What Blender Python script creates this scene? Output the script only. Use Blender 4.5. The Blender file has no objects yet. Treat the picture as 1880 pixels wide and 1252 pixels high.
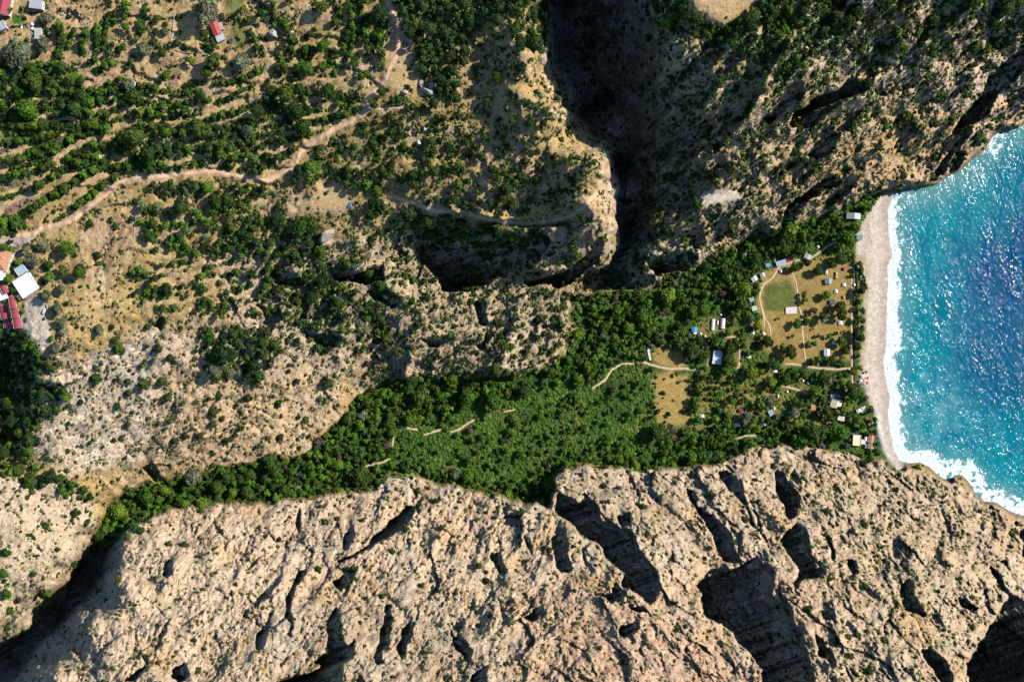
import bpy, math, random
import numpy as np
from mathutils import Vector, Matrix, noise as mnoise

# ------------------------------------------------------------------ camera, sky, sun, exposure
CAM_H = 1000.0            # camera height over the sea (m)
SC = 0.5                  # metres per photo pixel at sea level
CU, CV = 940.0, 626.0
SUN_AZ = math.atan2(0.42, 1.0)      # from +x (east) towards +y
SUN_EL = math.radians(37)
SUNV = Vector((math.cos(SUN_EL)*math.cos(SUN_AZ), math.cos(SUN_EL)*math.sin(SUN_AZ), math.sin(SUN_EL)))
sc = bpy.context.scene
COL = sc.collection
cam = bpy.data.cameras.new("camera"); camo = bpy.data.objects.new("camera", cam); COL.objects.link(camo)
camo.location = (0, 0, CAM_H); camo.rotation_euler = (0, 0, 0)
cam.sensor_width = 36.0; cam.lens = 36.0*CAM_H/(1880*SC); cam.clip_start = 1; cam.clip_end = 20000
sc.camera = camo
W = bpy.data.worlds.new("World"); sc.world = W; W.use_nodes = True
wn = W.node_tree
bg = wn.nodes.get("Background") or wn.nodes.new("ShaderNodeBackground")
sky = wn.nodes.new("ShaderNodeTexSky"); sky.sky_type = 'NISHITA'; sky.sun_disc = False
sky.sun_elevation = SUN_EL; sky.sun_rotation = math.pi/2 - SUN_AZ; sky.altitude = 300
tint = wn.nodes.new('ShaderNodeMix'); tint.data_type = 'RGBA'; tint.blend_type = 'MULTIPLY'; tint.inputs[0].default_value = 1; tint.inputs[7].default_value = (.72, .95, 1.12, 1)
wn.links.new(sky.outputs[0], tint.inputs[6]); wn.links.new(tint.outputs[2], bg.inputs[0]); bg.inputs[1].default_value = 0.095
sl = bpy.data.lights.new("sun", 'SUN'); sl.energy = 4.6; sl.angle = math.radians(0.5); sl.color = (1, .955, .88)
so = bpy.data.objects.new("sun", sl); COL.objects.link(so); so.rotation_euler = SUNV.to_track_quat('Z', 'Y').to_euler()
so.location = SUNV*900
sc.view_settings.view_transform = 'Standard'; sc.view_settings.look = 'None'
sc.view_settings.exposure = 0.55; sc.view_settings.gamma = 1
sc.cycles.max_bounces = 4; sc.cycles.diffuse_bounces = 0; sc.cycles.glossy_bounces = 2
sc.cycles.transmission_bounces = 2; sc.cycles.caustics_reflective = False
rng = np.random.default_rng(11); random.seed(11)

# ------------------------------------------------------------------ noise on arrays
def _hash(ix, iy, s):
    h = (ix.astype(np.int64)*374761393 + iy.astype(np.int64)*668265263 + s*1442695041) & 0xffffffff
    h = ((h ^ (h >> 13))*1274126177) & 0xffffffff
    h = h ^ (h >> 16)
    return (h & 0xffffff).astype(np.float32)/float(0xffffff)
def vnoise(x, y, s):
    ix = np.floor(x); iy = np.floor(y); fx = (x-ix).astype(np.float32); fy = (y-iy).astype(np.float32)
    fx = fx*fx*fx*(fx*(fx*6-15)+10); fy = fy*fy*fy*(fy*(fy*6-15)+10)
    ix = ix.astype(np.int64); iy = iy.astype(np.int64)
    a = _hash(ix, iy, s); b = _hash(ix+1, iy, s); c = _hash(ix, iy+1, s); d = _hash(ix+1, iy+1, s)
    return (a+(b-a)*fx)*(1-fy) + (c+(d-c)*fx)*fy
def gnoise(x, y, s):      # gradient noise, about -1..1
    ix = np.floor(x); iy = np.floor(y); fx = (x-ix).astype(np.float32); fy = (y-iy).astype(np.float32)
    ux = fx*fx*fx*(fx*(fx*6-15)+10); uy = fy*fy*fy*(fy*(fy*6-15)+10)
    ix = ix.astype(np.int64); iy = iy.astype(np.int64)
    def g(dx, dy):
        a = _hash(ix+dx, iy+dy, s)*6.2831853
        return np.cos(a)*(fx-dx) + np.sin(a)*(fy-dy)
    return ((g(0,0)*(1-ux)+g(1,0)*ux)*(1-uy) + (g(0,1)*(1-ux)+g(1,1)*ux)*uy)*1.5
def fbm(x, y, s, o=4, gain=.5):
    r = 0; a = 1; t = 0
    for i in range(o):
        r = r + a*gnoise(x*2**i+i*17.3, y*2**i-i*9.1, s+i); t += a; a *= gain
    return r/t
def ss(x, a, b):
    t = np.clip((x-a)/(b-a), 0, 1); return t*t*(3-2*t)

# ------------------------------------------------------------------ terrain grid (addressed by map coordinates u, v)
D0 = 1.72
ui = np.arange(-70, 1952, D0); vi = np.arange(-70, 1324, D0)
g_ = np.cumsum(1.72*1.16**np.arange(1, 36))
g_ = g_[g_ < 2600]
U1 = np.concatenate([(ui[0]-g_)[::-1], ui, ui[-1]+g_]); V1 = np.concatenate([(vi[0]-g_)[::-1], vi, vi[-1]+g_])
U, V = np.meshgrid(U1, V1); U = U.astype(np.float32); V = V.astype(np.float32)
NV, NU = U.shape
WU = (fbm(U/34, V/34, 501, 4)*11).astype(np.float32); WV = (fbm(U/34, V/34, 601, 4)*11).astype(np.float32)

def sdist(pts, warp=1.0, pad=40, closed=True):
    """signed distance in map px (negative inside) to a polygon, or distance to a polyline, on the grid"""
    P = np.array(pts, np.float32)
    u0, v0 = P.min(0)-pad-14; u1, v1 = P.max(0)+pad+14
    i0, i1 = np.searchsorted(U1, u0), np.searchsorted(U1, u1); j0, j1 = np.searchsorted(V1, v0), np.searchsorted(V1, v1)
    sl_ = (slice(j0, j1), slice(i0, i1))
    x = U[sl_]+WU[sl_]*warp; y = V[sl_]+WV[sl_]*warp
    d = np.full(x.shape, 1e9, np.float32); ins = np.zeros(x.shape, bool)
    n = len(P)
    for k in range(n if closed else n-1):
        a = P[k]; b = P[(k+1) % n]; e = b-a; L = max(float(e@e), 1e-6)
        t = np.clip(((x-a[0])*e[0]+(y-a[1])*e[1])/L, 0, 1)
        d = np.minimum(d, (x-a[0]-t*e[0])**2+(y-a[1]-t*e[1])**2)
        if closed:
            c = (a[1] > y) != (b[1] > y)
            if c.any():
                xx = a[0]+(y-a[1])*e[0]/(e[1] if abs(e[1]) > 1e-6 else 1e-6)
                ins ^= c & (x < xx)
    d = np.sqrt(d)
    if closed: d = np.where(ins, -d, d)
    return sl_, d
def pmask(pts, soft=6, warp=1.0):
    m = np.zeros(U.shape, np.float32); s_, d = sdist(pts, warp, soft+4)
    m[s_] = ss(-d, -soft, soft) if soft > 0 else (d < 0); return m
def umask(polys, soft=6, warp=1.0):
    m = np.zeros(U.shape, np.float32)
    for p in polys:
        s_, d = sdist(p, warp, soft+4); m[s_] = np.maximum(m[s_], ss(-d, -soft, soft))
    return m
def z2(pts, ou, ov, k=2.981): return [(ou+a/k, ov+b/k) for a, b in pts]

def samp(F, x, y):
    fx = np.interp(x, U1, np.arange(NU)); fy = np.interp(y, V1, np.arange(NV))
    ix = np.clip(fx.astype(int), 0, NU-2); iy = np.clip(fy.astype(int), 0, NV-2); tx = fx-ix; ty = fy-iy
    return (F[iy, ix]*(1-tx)+F[iy, ix+1]*tx)*(1-ty)+(F[iy+1, ix]*(1-tx)+F[iy+1, ix+1]*tx)*ty
# ---- survey heights (u, v, metres)
HP = """-300,-200,200 0,-200,195 400,-200,190 800,-200,190 1000,-200,180 1060,-200,45 1150,-200,100 1300,-200,235 1700,-200,240 2100,-200,200
-250,0,195 0,0,186 200,0,180 400,0,177 600,0,177 750,0,180 900,0,178 980,0,172 1030,0,22 1095,0,52 1180,0,140 1260,0,212 1400,0,222 1550,0,212 1700,0,190 1880,0,150 2050,0,120
0,100,177 200,100,172 400,100,171 600,100,168 750,100,171 900,100,171 990,100,165 1035,100,16 1105,100,48 1180,100,122 1250,100,192 1300,100,203 1450,100,198 1600,100,158 1750,100,118 1880,100,70 2050,100,30
0,200,167 200,200,163 400,200,160 600,200,158 750,200,162 900,200,164 1035,200,157 1078,205,12 1140,200,58 1220,200,132 1350,200,160 1500,200,132 1650,200,92 1780,200,50 1850,200,22
0,300,160 200,300,156 400,300,152 540,300,150 700,300,150 850,300,152 1000,300,158 1105,300,150 1138,300,12 1175,300,56 1250,300,102 1350,300,112 1500,300,84 1620,300,50 1700,300,22
0,400,154 100,400,151 250,400,148 400,395,141 550,390,135 700,390,128 800,400,128 900,400,132 1050,390,137 1115,400,115 1148,400,10 1195,400,52 1280,400,74 1360,400,70 1430,400,38 1500,405,13 1560,400,8
0,480,151 130,480,148 300,480,139 450,480,121 560,480,112 680,470,108 760,450,86 850,460,74 950,460,80 1080,470,82 1140,490,12 1200,470,40 1280,460,28 1380,440,12 1480,450,9 1560,470,6
60,560,148 180,560,145 300,560,130 420,560,114 520,560,92 620,560,84 740,560,80 850,560,62 900,560,58 980,560,50 1050,560,42 1100,545,16 1250,540,12 1400,560,8 1550,560,4.5
60,630,141 150,640,134 250,640,118 400,640,100 520,640,82 640,640,60 760,640,56 860,640,50 960,640,40 1040,640,26 1090,640,15
-60,560,150 -30,650,90 -30,750,82 -30,830,80 20,660,100 20,760,84 30,840,84
80,720,115 200,720,104 320,720,93 450,720,73 560,720,53 640,720,36 720,720,24 850,720,21 1000,720,18 1200,720,13 1400,720,7 1560,720,4
70,800,98 160,800,90 250,790,78 330,800,72 450,800,56 550,800,38 620,800,28 720,800,24 900,800,20 1200,800,12 1400,800,8 1560,800,5
0,880,100 100,885,90 200,870,68 260,870,52 350,880,44 450,870,38 560,880,33 700,855,27
0,960,104 100,960,86 165,960,66 215,950,48 300,920,44 400,910,40
185,1012,22 158,1058,10 104,1122,8 32,1208,10 -60,1290,12 140,1030,66 85,1080,76 0,1150,90
225,1000,84 215,1060,115 150,1140,132 80,1230,150 0,1320,165
260,960,76 400,960,70 560,960,64 700,940,54 850,950,56 950,960,66 1100,940,62 1250,940,62 1400,920,52 1550,900,34 1680,910,24 1790,930,14
260,1050,122 400,1050,112 560,1050,108 700,1050,104 850,1050,103 1000,1050,108 1150,1050,112 1300,1050,92 1450,1050,102 1600,1050,92 1750,1050,74 1850,1040,48 1930,1020,12
250,1150,158 450,1150,152 650,1150,148 850,1150,146 1050,1150,148 1200,1150,148 1400,1150,118 1550,1150,138 1700,1150,124 1830,1150,92 1950,1150,30
150,1252,170 300,1252,186 600,1252,186 900,1252,186 1150,1252,184 1400,1252,158 1600,1252,176 1750,1252,156 1880,1252,98 2000,1252,40
-300,1500,150 100,1500,220 500,1500,235 900,1500,240 1300,1500,235 1700,1500,210 2000,1500,90 -300,300,170 -300,600,150 -300,900,110 -300,1200,100"""
hp = np.array([[float(q) for q in t.split(',')] for t in HP.split()])
def rbf_fit(P, Z):
    r = np.sqrt(((P[:, None]-P[None])**2).sum(-1)+14**2)
    n = len(P); A = np.zeros((n+1, n+1)); A[:n, :n] = r+np.eye(n)*2.0; A[:n, n] = 1; A[n, :n] = 1
    return np.linalg.solve(A, np.append(Z, 0))
cw = rbf_fit(hp[:, :2], hp[:, 2])
Hh = np.full(U.shape, cw[-1], np.float32)
Uc = np.clip(U, -500, 2300); Vc = np.clip(V, -400, 1600)
wuw = Uc + WU*1.2; wvw = Vc + WV*1.2
for (a, b, _), c in zip(hp, cw[:-1]): Hh += np.float32(c)*np.sqrt((wuw-a)**2+(wvw-b)**2+196)

SEA = [(1900,215),(1872,236),(1838,240),(1822,252),(1812,275),(1790,290),(1768,312),(1740,326),(1716,341),(1690,347),(1660,352),(1640,356),
 (1634,380),(1632,420),(1636,450),(1640,470),(1632,490),(1631,540),(1630,590),(1628,640),(1624,670),(1628,700),(1636,730),(1631,760),(1636,790),
 (1642,820),(1652,842),(1668,850),(1690,848),(1706,856),(1722,870),(1744,884),(1752,872),(1768,872),(1782,886),(1790,908),(1808,920),(1830,922),(1850,936),(1866,944),(1900,952),
 (1960,990),(2200,1100),(4700,1300),(4700,100),(2200,140),(1990,190)]
s_, d_ = sdist(SEA, .35, 6000)
SD = np.full(U.shape, 3000, np.float32); SD[s_] = d_            # <0 in the sea
BEACH = [(1570,430),(1582,405),(1600,385),(1612,362),(1645,352),(1660,400),(1660,860),(1648,862),(1628,840),(1614,800),(1606,760),(1590,720),(1578,690),(1582,640),(1590,600),(1585,570),(1582,520),(1572,480)]
VALLEY = [(1050,545),(1110,535),(1180,530),(1215,505),(1260,500),(1310,470),(1385,430),(1450,430),(1500,405),(1560,375),(1610,355),(1640,350),(1660,400),(1660,860),(1640,860),(1600,836),(1520,826),(1450,815),(1380,820),(1320,848),
 (1260,860),(1200,862),(1130,858),(1060,850),(1020,866),(1005,922),(960,922),(870,898),(800,890),(765,868),(738,866),(700,876),(688,898),(640,903),(560,912),(470,922),(400,922),(330,928),(240,962),(200,1008),(172,1000),(182,955),(215,915),(262,888),(330,884),(440,855),(560,832),(600,800),(640,748),(700,702),(790,690),(870,694),(960,690),(1020,672),(1060,622),(1045,580)]
HS = Hh.copy()
VAL = pmask(VALLEY, 7); BCH = pmask(BEACH, 5, .5)
# where the rock is broken and how strongly
CLIFFS = [
 ([(-2600,1190),(0,1190),(60,1150),(140,1080),(200,985),(260,955),(400,925),(560,918),(690,905),(700,878),(770,872),(870,902),(960,925),(1008,925),(1022,868),(1060,855),(1200,865),(1320,850),(1380,822),(1450,818),(1600,838),(1650,860),(1800,905),(1900,950),(2300,1200),(2300,3800),(-2600,3800)], 1.0),
 ([(0,860),(100,882),(180,920),(165,1000),(60,1150),(0,1190),(-2600,1190),(-2600,860)], .35),
 ([(40,690),(150,650),(290,600),(420,600),(560,640),(640,690),(620,770),(540,830),(420,862),(260,850),(180,870),(60,840)], .5),
 ([(430,430),(640,440),(700,430),(780,420),(860,420),(1010,420),(1100,400),(1160,540),(1050,545),(1040,640),(960,690),(700,700),(640,690),(420,590),(400,480)], .66),
 ([(1000,-2600),(1010,60),(1040,180),(1130,260),(1150,420),(1120,540),(1200,520),(1390,430),(1560,380),(1640,355),(1740,325),(1820,250),(1900,215),(2600,100),(2600,-2600),(1450,60),(1250,40)], .95),
 ([(900,150),(1040,180),(1130,300),(1120,400),(1000,420),(850,400),(760,370),(850,300),(900,240)], .28)]
RK = np.full(U.shape, .12, np.float32)
for p, k in CLIFFS: RK = np.maximum(RK, pmask(p, 16)*k)
RK = np.maximum(RK, pmask([(985,60),(1015,90),(1050,200),(1130,280),(1145,420),(1110,440),(1095,330),(1090,280),(1020,215),(1000,150)], 8)*.75)
RK *= (1-pmask([(1255,-30),(1300,40),(1330,52),(1400,20),(1400,-30)], 8))*(1-.9*pmask([(1285,360),(1310,350),(1352,350),(1362,362),(1330,372),(1290,380)], 6))
RK = RK*(1-VAL)*(1-BCH)
def ridged(x, y, s, o, gain=.55):
    r = 0; a = 1; w = 1
    for i in range(o):
        n = 1-np.abs(gnoise(x*2**i+i*11.7, y*2**i+i*5.3, s+i))*1.6
        r = r+a*(n-.5)*w; w = np.clip(n*1.3, .2, 1); a *= gain
    return r
def aniso(ang, s, lam, o, st=2.2, gain=.55):
    c, n = math.cos(ang), math.sin(ang)
    a = (U*c+V*n)/(lam*st); b = (-U*n+V*c)/lam
    return ridged(a+WU/lam*.5, b+WV/lam*.5, s, o, gain)
def facet(x, y, s, slope=1.0):
    """broken rock: every jittered cell is a tilted block with a crack round it"""
    ix = np.floor(x).astype(np.int64); iy = np.floor(y).astype(np.int64)
    f1 = np.full(x.shape, 9, np.float32); f2 = f1.copy(); h = np.zeros(x.shape, np.float32)
    for dx in (-1, 0, 1):
        for dy in (-1, 0, 1):
            a, b = ix+dx, iy+dy; ex = (x-(a+_hash(a, b, s))).astype(np.float32); ey = (y-(b+_hash(a, b, s+1))).astype(np.float32)
            d = ex*ex+ey*ey; hh = (_hash(a, b, s+2)-.5)*.8+slope*((_hash(a, b, s+3)-.5)*ex*2+(_hash(a, b, s+4)-.5)*ey*2)
            m = d < f1; f2 = np.where(m, f1, np.minimum(f2, d)); h = np.where(m, hh, h); f1 = np.where(m, d, f1)
    return h, np.sqrt(f2)-np.sqrt(f1)
def facets(lam, s, ang, st):
    c, n = math.cos(ang), math.sin(ang); wx, wy = WU*.5, WV*.5
    h, e = facet(((U+wx)*c+(V+wy)*n)/(lam*st), (-(U+wx)*n+(V+wy)*c)/lam, s)
    return h*lam*SC-lam*SC*.22*ss(-e, -.16, 0)
wB = ss(U, 960, 1120)*ss(V, 700, 860)            # strata of the south-east ridge run the other way
rA = aniso(math.radians(-60), 21, 100, 5, 3.6, .44); rB = aniso(math.radians(50), 31, 96, 5, 3.4, .44); rC = aniso(math.radians(-38), 41, 64, 6, 2.8)
wC = ss(-V, -560, -430)*ss(U, 1100, 1220)
rr = rA*(1-wB)*(1-wC)+rB*wB+rC*wC
rough = ridged(U/26, V/26, 71, 4, .62)
FC = 0
for lam, s_, am in ((46, 301, .34), (19, 311, .24), (8.5, 321, .50), (4.6, 331, .85)):
    FC = FC+am*(facets(lam, s_, math.radians(-58), 1.7)*(1-wB)*(1-wC)+facets(lam, s_+5, math.radians(48), 1.9)*wB+facets(lam, s_, math.radians(-36), 2.6)*wC)
patch = ss(fbm(U/110, V/110, 401, 4), -.35, .35)
WHITE = pmask([(30,760),(120,690),(200,640),(280,600),(300,640),(270,700),(330,740),(270,800),(250,850),(120,870),(60,830)], 14)
CEN = pmask(CLIFFS[3][0], 20)
Hh += RK*(rr*(8.0+4*wC+1.4*CEN)*(1+1.2*CEN+.9*pmask(CLIFFS[2][0], 20))*np.maximum(.3+.95*patch*patch, wC*.9)*(1-.6*WHITE) + rough*.15 + FC*(.34+.72*ss(fbm(U/60+9, V/60, 411, 4), -.35, .3))*(1-.25*WHITE)) + fbm(U/60, V/60, 81, 5)*(1-VAL)*3.0
Hh += (1-VAL)*(1-RK)*fbm(U/9, V/9, 91, 3)*.5
TW = pmask([(-300,-200),(740,-200),(700,150),(600,280),(420,420),(440,560),(250,560),(100,520),(-300,560)], 20); TH = pmask([(860,40),(1000,100),(1040,200),(1120,280),(1112,400),(1000,425),(860,400),(740,370),(700,300),(780,190)], 14)
def terr(step, m, sharp, seed):
    ph = HS/step+fbm(U/90, V/90, seed, 3)*1.3; fr = ph-np.floor(ph); return (ss(fr, sharp, .98)-fr)*step*m, fr
t_a, PHA = terr(3.6, TW, .7, 421); t_b, PHB = terr(7.5, TH, .6, 431); Hh += (t_a*.9+t_b*.35)*(1-VAL)
RISER = np.clip(TW*ss(PHA, .55, .7)*ss(-PHA, -1.01, -.9)+TH*ss(PHB, .5, .65), 0, 1)*(1-VAL)
Hv = 3.4+ (1580-U)*.021; Hv = np.where(U < 700, Hv+(700-U)*.012, Hv)
Hh = Hh*(1-VAL)+(Hv+fbm(U/40, V/40, 95, 4)*.8)*VAL

for pc, cu_, cv_ in (([(1280,366),(1300,348),(1352,346),(1364,362),(1330,378),(1284,382)],1330,362), ([(592,338),(642,334),(656,378),(620,396),(560,398)],620,365), ([(705,60),(745,65),(758,110),(768,168),(712,170)],735,120), ([(1258,-60),(1262,12),(1330,50),(1372,14),(1440,-60)],1320,10)):
    m_ = pmask(pc, 20, 1.0); hc = samp(Hh, np.float64(cu_), np.float64(cv_)); Hh = Hh*(1-m_)+(hc+(U-cu_)*-.03+(Hh-hc)*.12)*m_
# ---- hollows, gullies and clefts: each lies below the sun's ray over its eastern lip
G1 = [[(1000,-60),(1004,30),(1008,70),(1003,100),(1018,150),(1032,172),(1030,192),(1048,210),(1078,222),(1098,248),(1120,266),(1130,300),(1137,340),(1132,400),(1140,440),(1130,485),(1112,520),(1060,520),(1052,536),(1110,532),(1165,530),(1150,490),(1158,440),(1152,400),(1150,350),(1155,300),(1200,262),(1206,210),(1200,150),(1228,118),(1205,80),(1195,20),(1190,-60)],
 [(215,985),(205,1005),(182,1040),(188,1058),(168,1090),(130,1130),(70,1190),(20,1260),(-20,1330),(-160,1330),(0,1192),(60,1150),(118,1102),(124,1068),(160,1020),(192,985)],
 [(262,858),(278,848),(298,866),(308,882),(284,882)],
 [(760,378),(800,398),(850,405),(880,412),(930,432),(1000,428),(1012,445),(985,482),(940,500),(905,500),(865,532),(832,535),(800,500),(772,455),(742,400)]]
def q(o, lst): G1.extend([z2(p, *o) for p in lst])
q((470,832), [[(880,290),(830,290),(760,340),(680,420),(560,540),(445,580),(460,600),(560,560),(640,500),(740,460),(830,380)],
 [(520,380),(500,450),(480,530),(505,530),(535,440)], [(240,640),(200,700),(170,800),(165,900),(190,930),(165,1000),(190,1000),(208,900),(190,850),(220,720),(272,660)],
 [(440,830),(375,960),(395,1010),(385,1090),(315,1140),(350,1175),(300,1200),(110,1240),(120,1300),(420,1300),(480,1180),(540,1050),(545,1020),(485,1050),(480,950)],
 [(710,820),(742,820),(740,900),(700,1050),(690,1150),(660,1170),(645,1140),(660,1080),(680,930)], [(862,890),(850,990),(820,1080),(800,1130),(775,1060),(800,960)],
 [(480,650),(420,700),(470,760),(492,700)], [(1330,530),(1290,560),(1310,620),(1350,670),(1382,650),(1352,600)], [(250,290),(210,390),(240,430),(258,330)],
 [(1060,920),(1090,1030),(1130,1140),(1170,1150),(1162,1060),(1085,980)], [(0,1010),(30,960),(90,850),(60,1000),(10,1100)], [(1160,1252),(1200,1180),(1260,1190),(1230,1300)]])
q((940,832), [[(250,220),(350,260),(450,270),(500,380),(560,400),(650,420),(720,560),(780,640),(820,740),(790,800),(760,830),(700,790),(620,720),(600,650),(550,620),(500,530),(430,480),(380,440),(300,370),(230,310)],
 [(220,470),(250,430),(290,440),(300,560),(330,640),(280,650),(240,620)], [(390,500),(440,640),(440,690),(400,600)], [(60,460),(102,470),(104,580),(80,540)],
 [(570,340),(650,330),(650,390),(600,400)], [(960,180),(1000,200),(1010,290),(1100,340),(1200,430),(1210,540),(1260,590),(1180,600),(1120,540),(1110,480),(1060,380),(990,300)],
 [(1100,620),(1200,640),(1260,600),(1330,570),(1430,640),(1431,850),(1431,1200),(1380,1200),(1260,1050),(1180,960),(1050,880),(1020,820),(1040,780),(1010,720),(1060,660)],
 [(1180,100),(1250,150),(1290,280),(1340,400),(1310,380),(1270,290),(1200,200),(1110,110)], [(590,940),(680,920),(700,960),(620,1010),(580,980)], [(60,900),(110,850),(165,840),(172,880),(110,920)],
 [(640,830),(700,850),(760,860),(700,880),(650,860)], [(990,1030),(1060,1050),(1110,1110),(1040,1080)], [(470,780),(560,760),(540,740),(640,740),(600,800),(520,810)]])
q((1400,832), [[(60,90),(130,110),(200,260),(170,350),(140,360),(110,290),(80,220)], [(100,480),(190,380),(250,440),(260,560),(330,640),(300,680),(220,700),(180,760),(190,640),(150,560)],
 [(0,640),(50,660),(60,780),(170,900),(230,1040),(260,1160),(290,1300),(0,1300)], [(330,440),(380,470),(402,590),(370,560)], [(460,580),(502,590),(542,670),(500,670)],
 [(270,980),(330,1020),(402,1160),(370,1170),(310,1090)], [(760,700),(802,680),(822,760),(850,850),(900,880),(860,890),(780,860),(750,760)],
 [(1060,770),(1110,790),(1180,850),(1120,860),(1070,820)], [(1240,600),(1290,650),(1350,760),(1500,860),(1600,1150),(1500,1400),(1150,1300),(1100,1150),(1180,1040),(1250,930),(1300,850),(1340,780),(1250,660)],
 [(1480,380),(1400,430),(1420,560),(1480,580)], [(850,1080),(930,1060),(1050,1200),(1010,1300),(900,1140)]])
q((1400,0), [[(1500,120),(1431,190),(1380,290),(1240,410),(1210,500),(1150,570),(1040,710),(1060,780),(1110,760),(1220,640),(1250,560),(1340,460),(1431,380),(1500,330)],

 [(120,1160),(180,1080),(250,1030),(400,960),(430,1000),(300,1080),(240,1110),(180,1180),(150,1252),(110,1252)], [(540,1070),(650,1010),(702,1060),(620,1080)],
 [(1040,800),(1120,850),(1080,920),(1020,960),(1030,880)], [(180,600),(330,520),(520,440),(600,470),(430,560),(300,680),(200,720),(150,680)], [(0,650),(120,560),(240,500),(130,600),(30,690)], [(250,830),(350,760),(430,700),(400,800),(280,900)]])
q((940,410), [[(350,340),(430,250),(480,240),(540,200),(600,130),(600,0),(680,0),(660,100),(700,200),(600,170),(540,300),(530,350),(450,380)],
 [(730,190),(900,150),(1000,170),(960,260),(800,280),(760,250)], [(0,230),(100,220),(180,290),(330,230),(420,150),(440,100),(500,60),(480,200),(350,320),(250,360),(180,340),(90,350)], [(970,20),(1050,0),(1060,100),(980,150)]])
q((470,410), [[(880,80),(870,110),(900,230),(990,300),(1010,370),(1120,370),(1250,330),(1300,300),(1431,280),(1431,130),(1250,80),(1100,60)],
 [(600,380),(690,330),(760,390),(790,430),(740,470),(660,430)], [(250,590),(380,600),(500,640),(440,650),(400,670),(290,640)], [(400,260),(470,230),(560,260),(700,230),(690,330),(560,330),(420,310)],
 [(1190,440),(1250,430),(1280,560),(1230,560),(1200,500)], [(330,100),(400,140),(330,150),(280,140)], [(80,260),(230,280),(280,340),(150,360),(100,310)], [(0,440),(120,470),(150,540),(60,520)],
 [(1200,680),(1260,620),(1300,620),(1240,700)], [(900,620),(1000,640),(1090,600),(1060,650),(960,690)]])
q((0,410), [[(0,560),(50,600),(70,740),(130,800),(220,850),(340,900),(280,920),(180,900),(60,880),(-80,880),(-80,560)], [(0,1140),(110,1150),(230,1170),(110,1185),(0,1175)], [(870,500),(900,530),(870,600),(840,560)]])
q((940,0), [[(1100,850),(1230,700),(1330,560),(1390,470),(1310,500),(1180,640),(1080,760)], [(820,880),(1000,800),(1120,690),(1060,650),(930,760),(800,840)]])
q((0,832), [[(890,670),(910,600),(950,570),(935,640),(912,690)], [(845,1080),(870,980),(940,890),(925,930),(890,1000),(865,1085)],
 [(950,1170),(1000,1150),(1040,1190),(980,1252),(940,1220)], [(1330,900),(1370,820),(1366,900)],
 [(680,1252),(800,1150),(820,1160),(730,1252)]])
rs = 1.5
ru, rv = -1.0, 0.36; L_ = math.hypot(ru, rv); ru /= L_; rv /= L_            # a ray's course over the map
pu, pv = -rv, ru
A0 = np.arange(-1500, 1500, rs)      # along the ray (westward), B across it
B0 = np.arange(-1300, 1300, rs)
AA, BB = np.meshgrid(A0, B0)
XX = CU+AA*ru+BB*pu; YY = CV+AA*rv+BB*pv
GM = np.maximum(umask(G1[:2], 1.6, .5), umask(G1[2:], 1.6, 1.0))
gm = samp(GM, XX, YY) > .5; hr = samp(Hh, XX, YY).astype(np.float32); h0 = hr.copy()
kx = (XX-CU)*SC/CAM_H
drop = math.tan(SUN_EL)*SC*rs*.88/np.clip(1+.75*kx, .6, 1.5)*np.where((YY < 420) & (XX > 1240), 1.1, 1.25)
# crests first: the ground rises towards the eastern lip of each hollow
Rz = np.zeros_like(hr); cur = np.zeros(len(B0)); run = np.zeros(len(B0))
for i in range(len(A0)-1, -1, -1):
    m = gm[:, i]; run = np.where(m, run+drop[:, i], run); lip = (~m) & (run > 0)
    cur = np.where(lip, np.maximum(cur, np.minimum(run*.62, 13)), np.maximum(cur-drop[:, i]*.42, 0)); run = np.where(lip, 0, run)
    Rz[:, i] = np.where(m, 0, cur)
kr = np.exp(-(np.arange(-6, 7)/3.0)**2); kr /= kr.sum(); Rz = sum(np.roll(Rz, j-6, 0)*kr[j] for j in range(13)); Rz *= samp(RK, XX, YY) > .25
hr = hr+Rz*(~gm)+Rz*gm*.5
L = hr[:, 0].copy(); age = np.zeros(len(B0))
for i in range(1, len(A0)):
    m = gm[:, i]
    L = np.where(m, L-drop[:, i], hr[:, i]); age = np.where(m, age+1, 0)
    Ls = .5*L+.25*(np.roll(L, 1)+np.roll(L, -1)); L = np.where(m & np.roll(m, 1) & np.roll(m, -1), np.minimum(L, Ls+.2), L)
    lim = L-np.minimum(age*.5, 1.6)
    hr[:, i] = np.where(m, np.minimum(hr[:, i], lim), hr[:, i])
# back to the map
delta = hr-h0
a_ = (U-CU)*ru+(V-CV)*rv; b_ = (U-CU)*pu+(V-CV)*pv
fa = np.clip((a_-A0[0])/rs, 0, len(A0)-2.001); fb = np.clip((b_-B0[0])/rs, 0, len(B0)-2.001)
ia = fa.astype(int); ib = fb.astype(int); ta = fa-ia; tb = fb-ib
DL = (delta[ib, ia]*(1-ta)+delta[ib, ia+1]*ta)*(1-tb)+(delta[ib+1, ia]*(1-ta)+delta[ib+1, ia+1]*ta)*tb
DL = np.where((np.abs(a_) < 1490) & (np.abs(b_) < 1290), DL, 0)
Hh = Hh+DL+np.where(DL < -2, rough*RK*1.2+FC*RK*.8+rr*RK*4-4*RK, 0)
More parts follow.
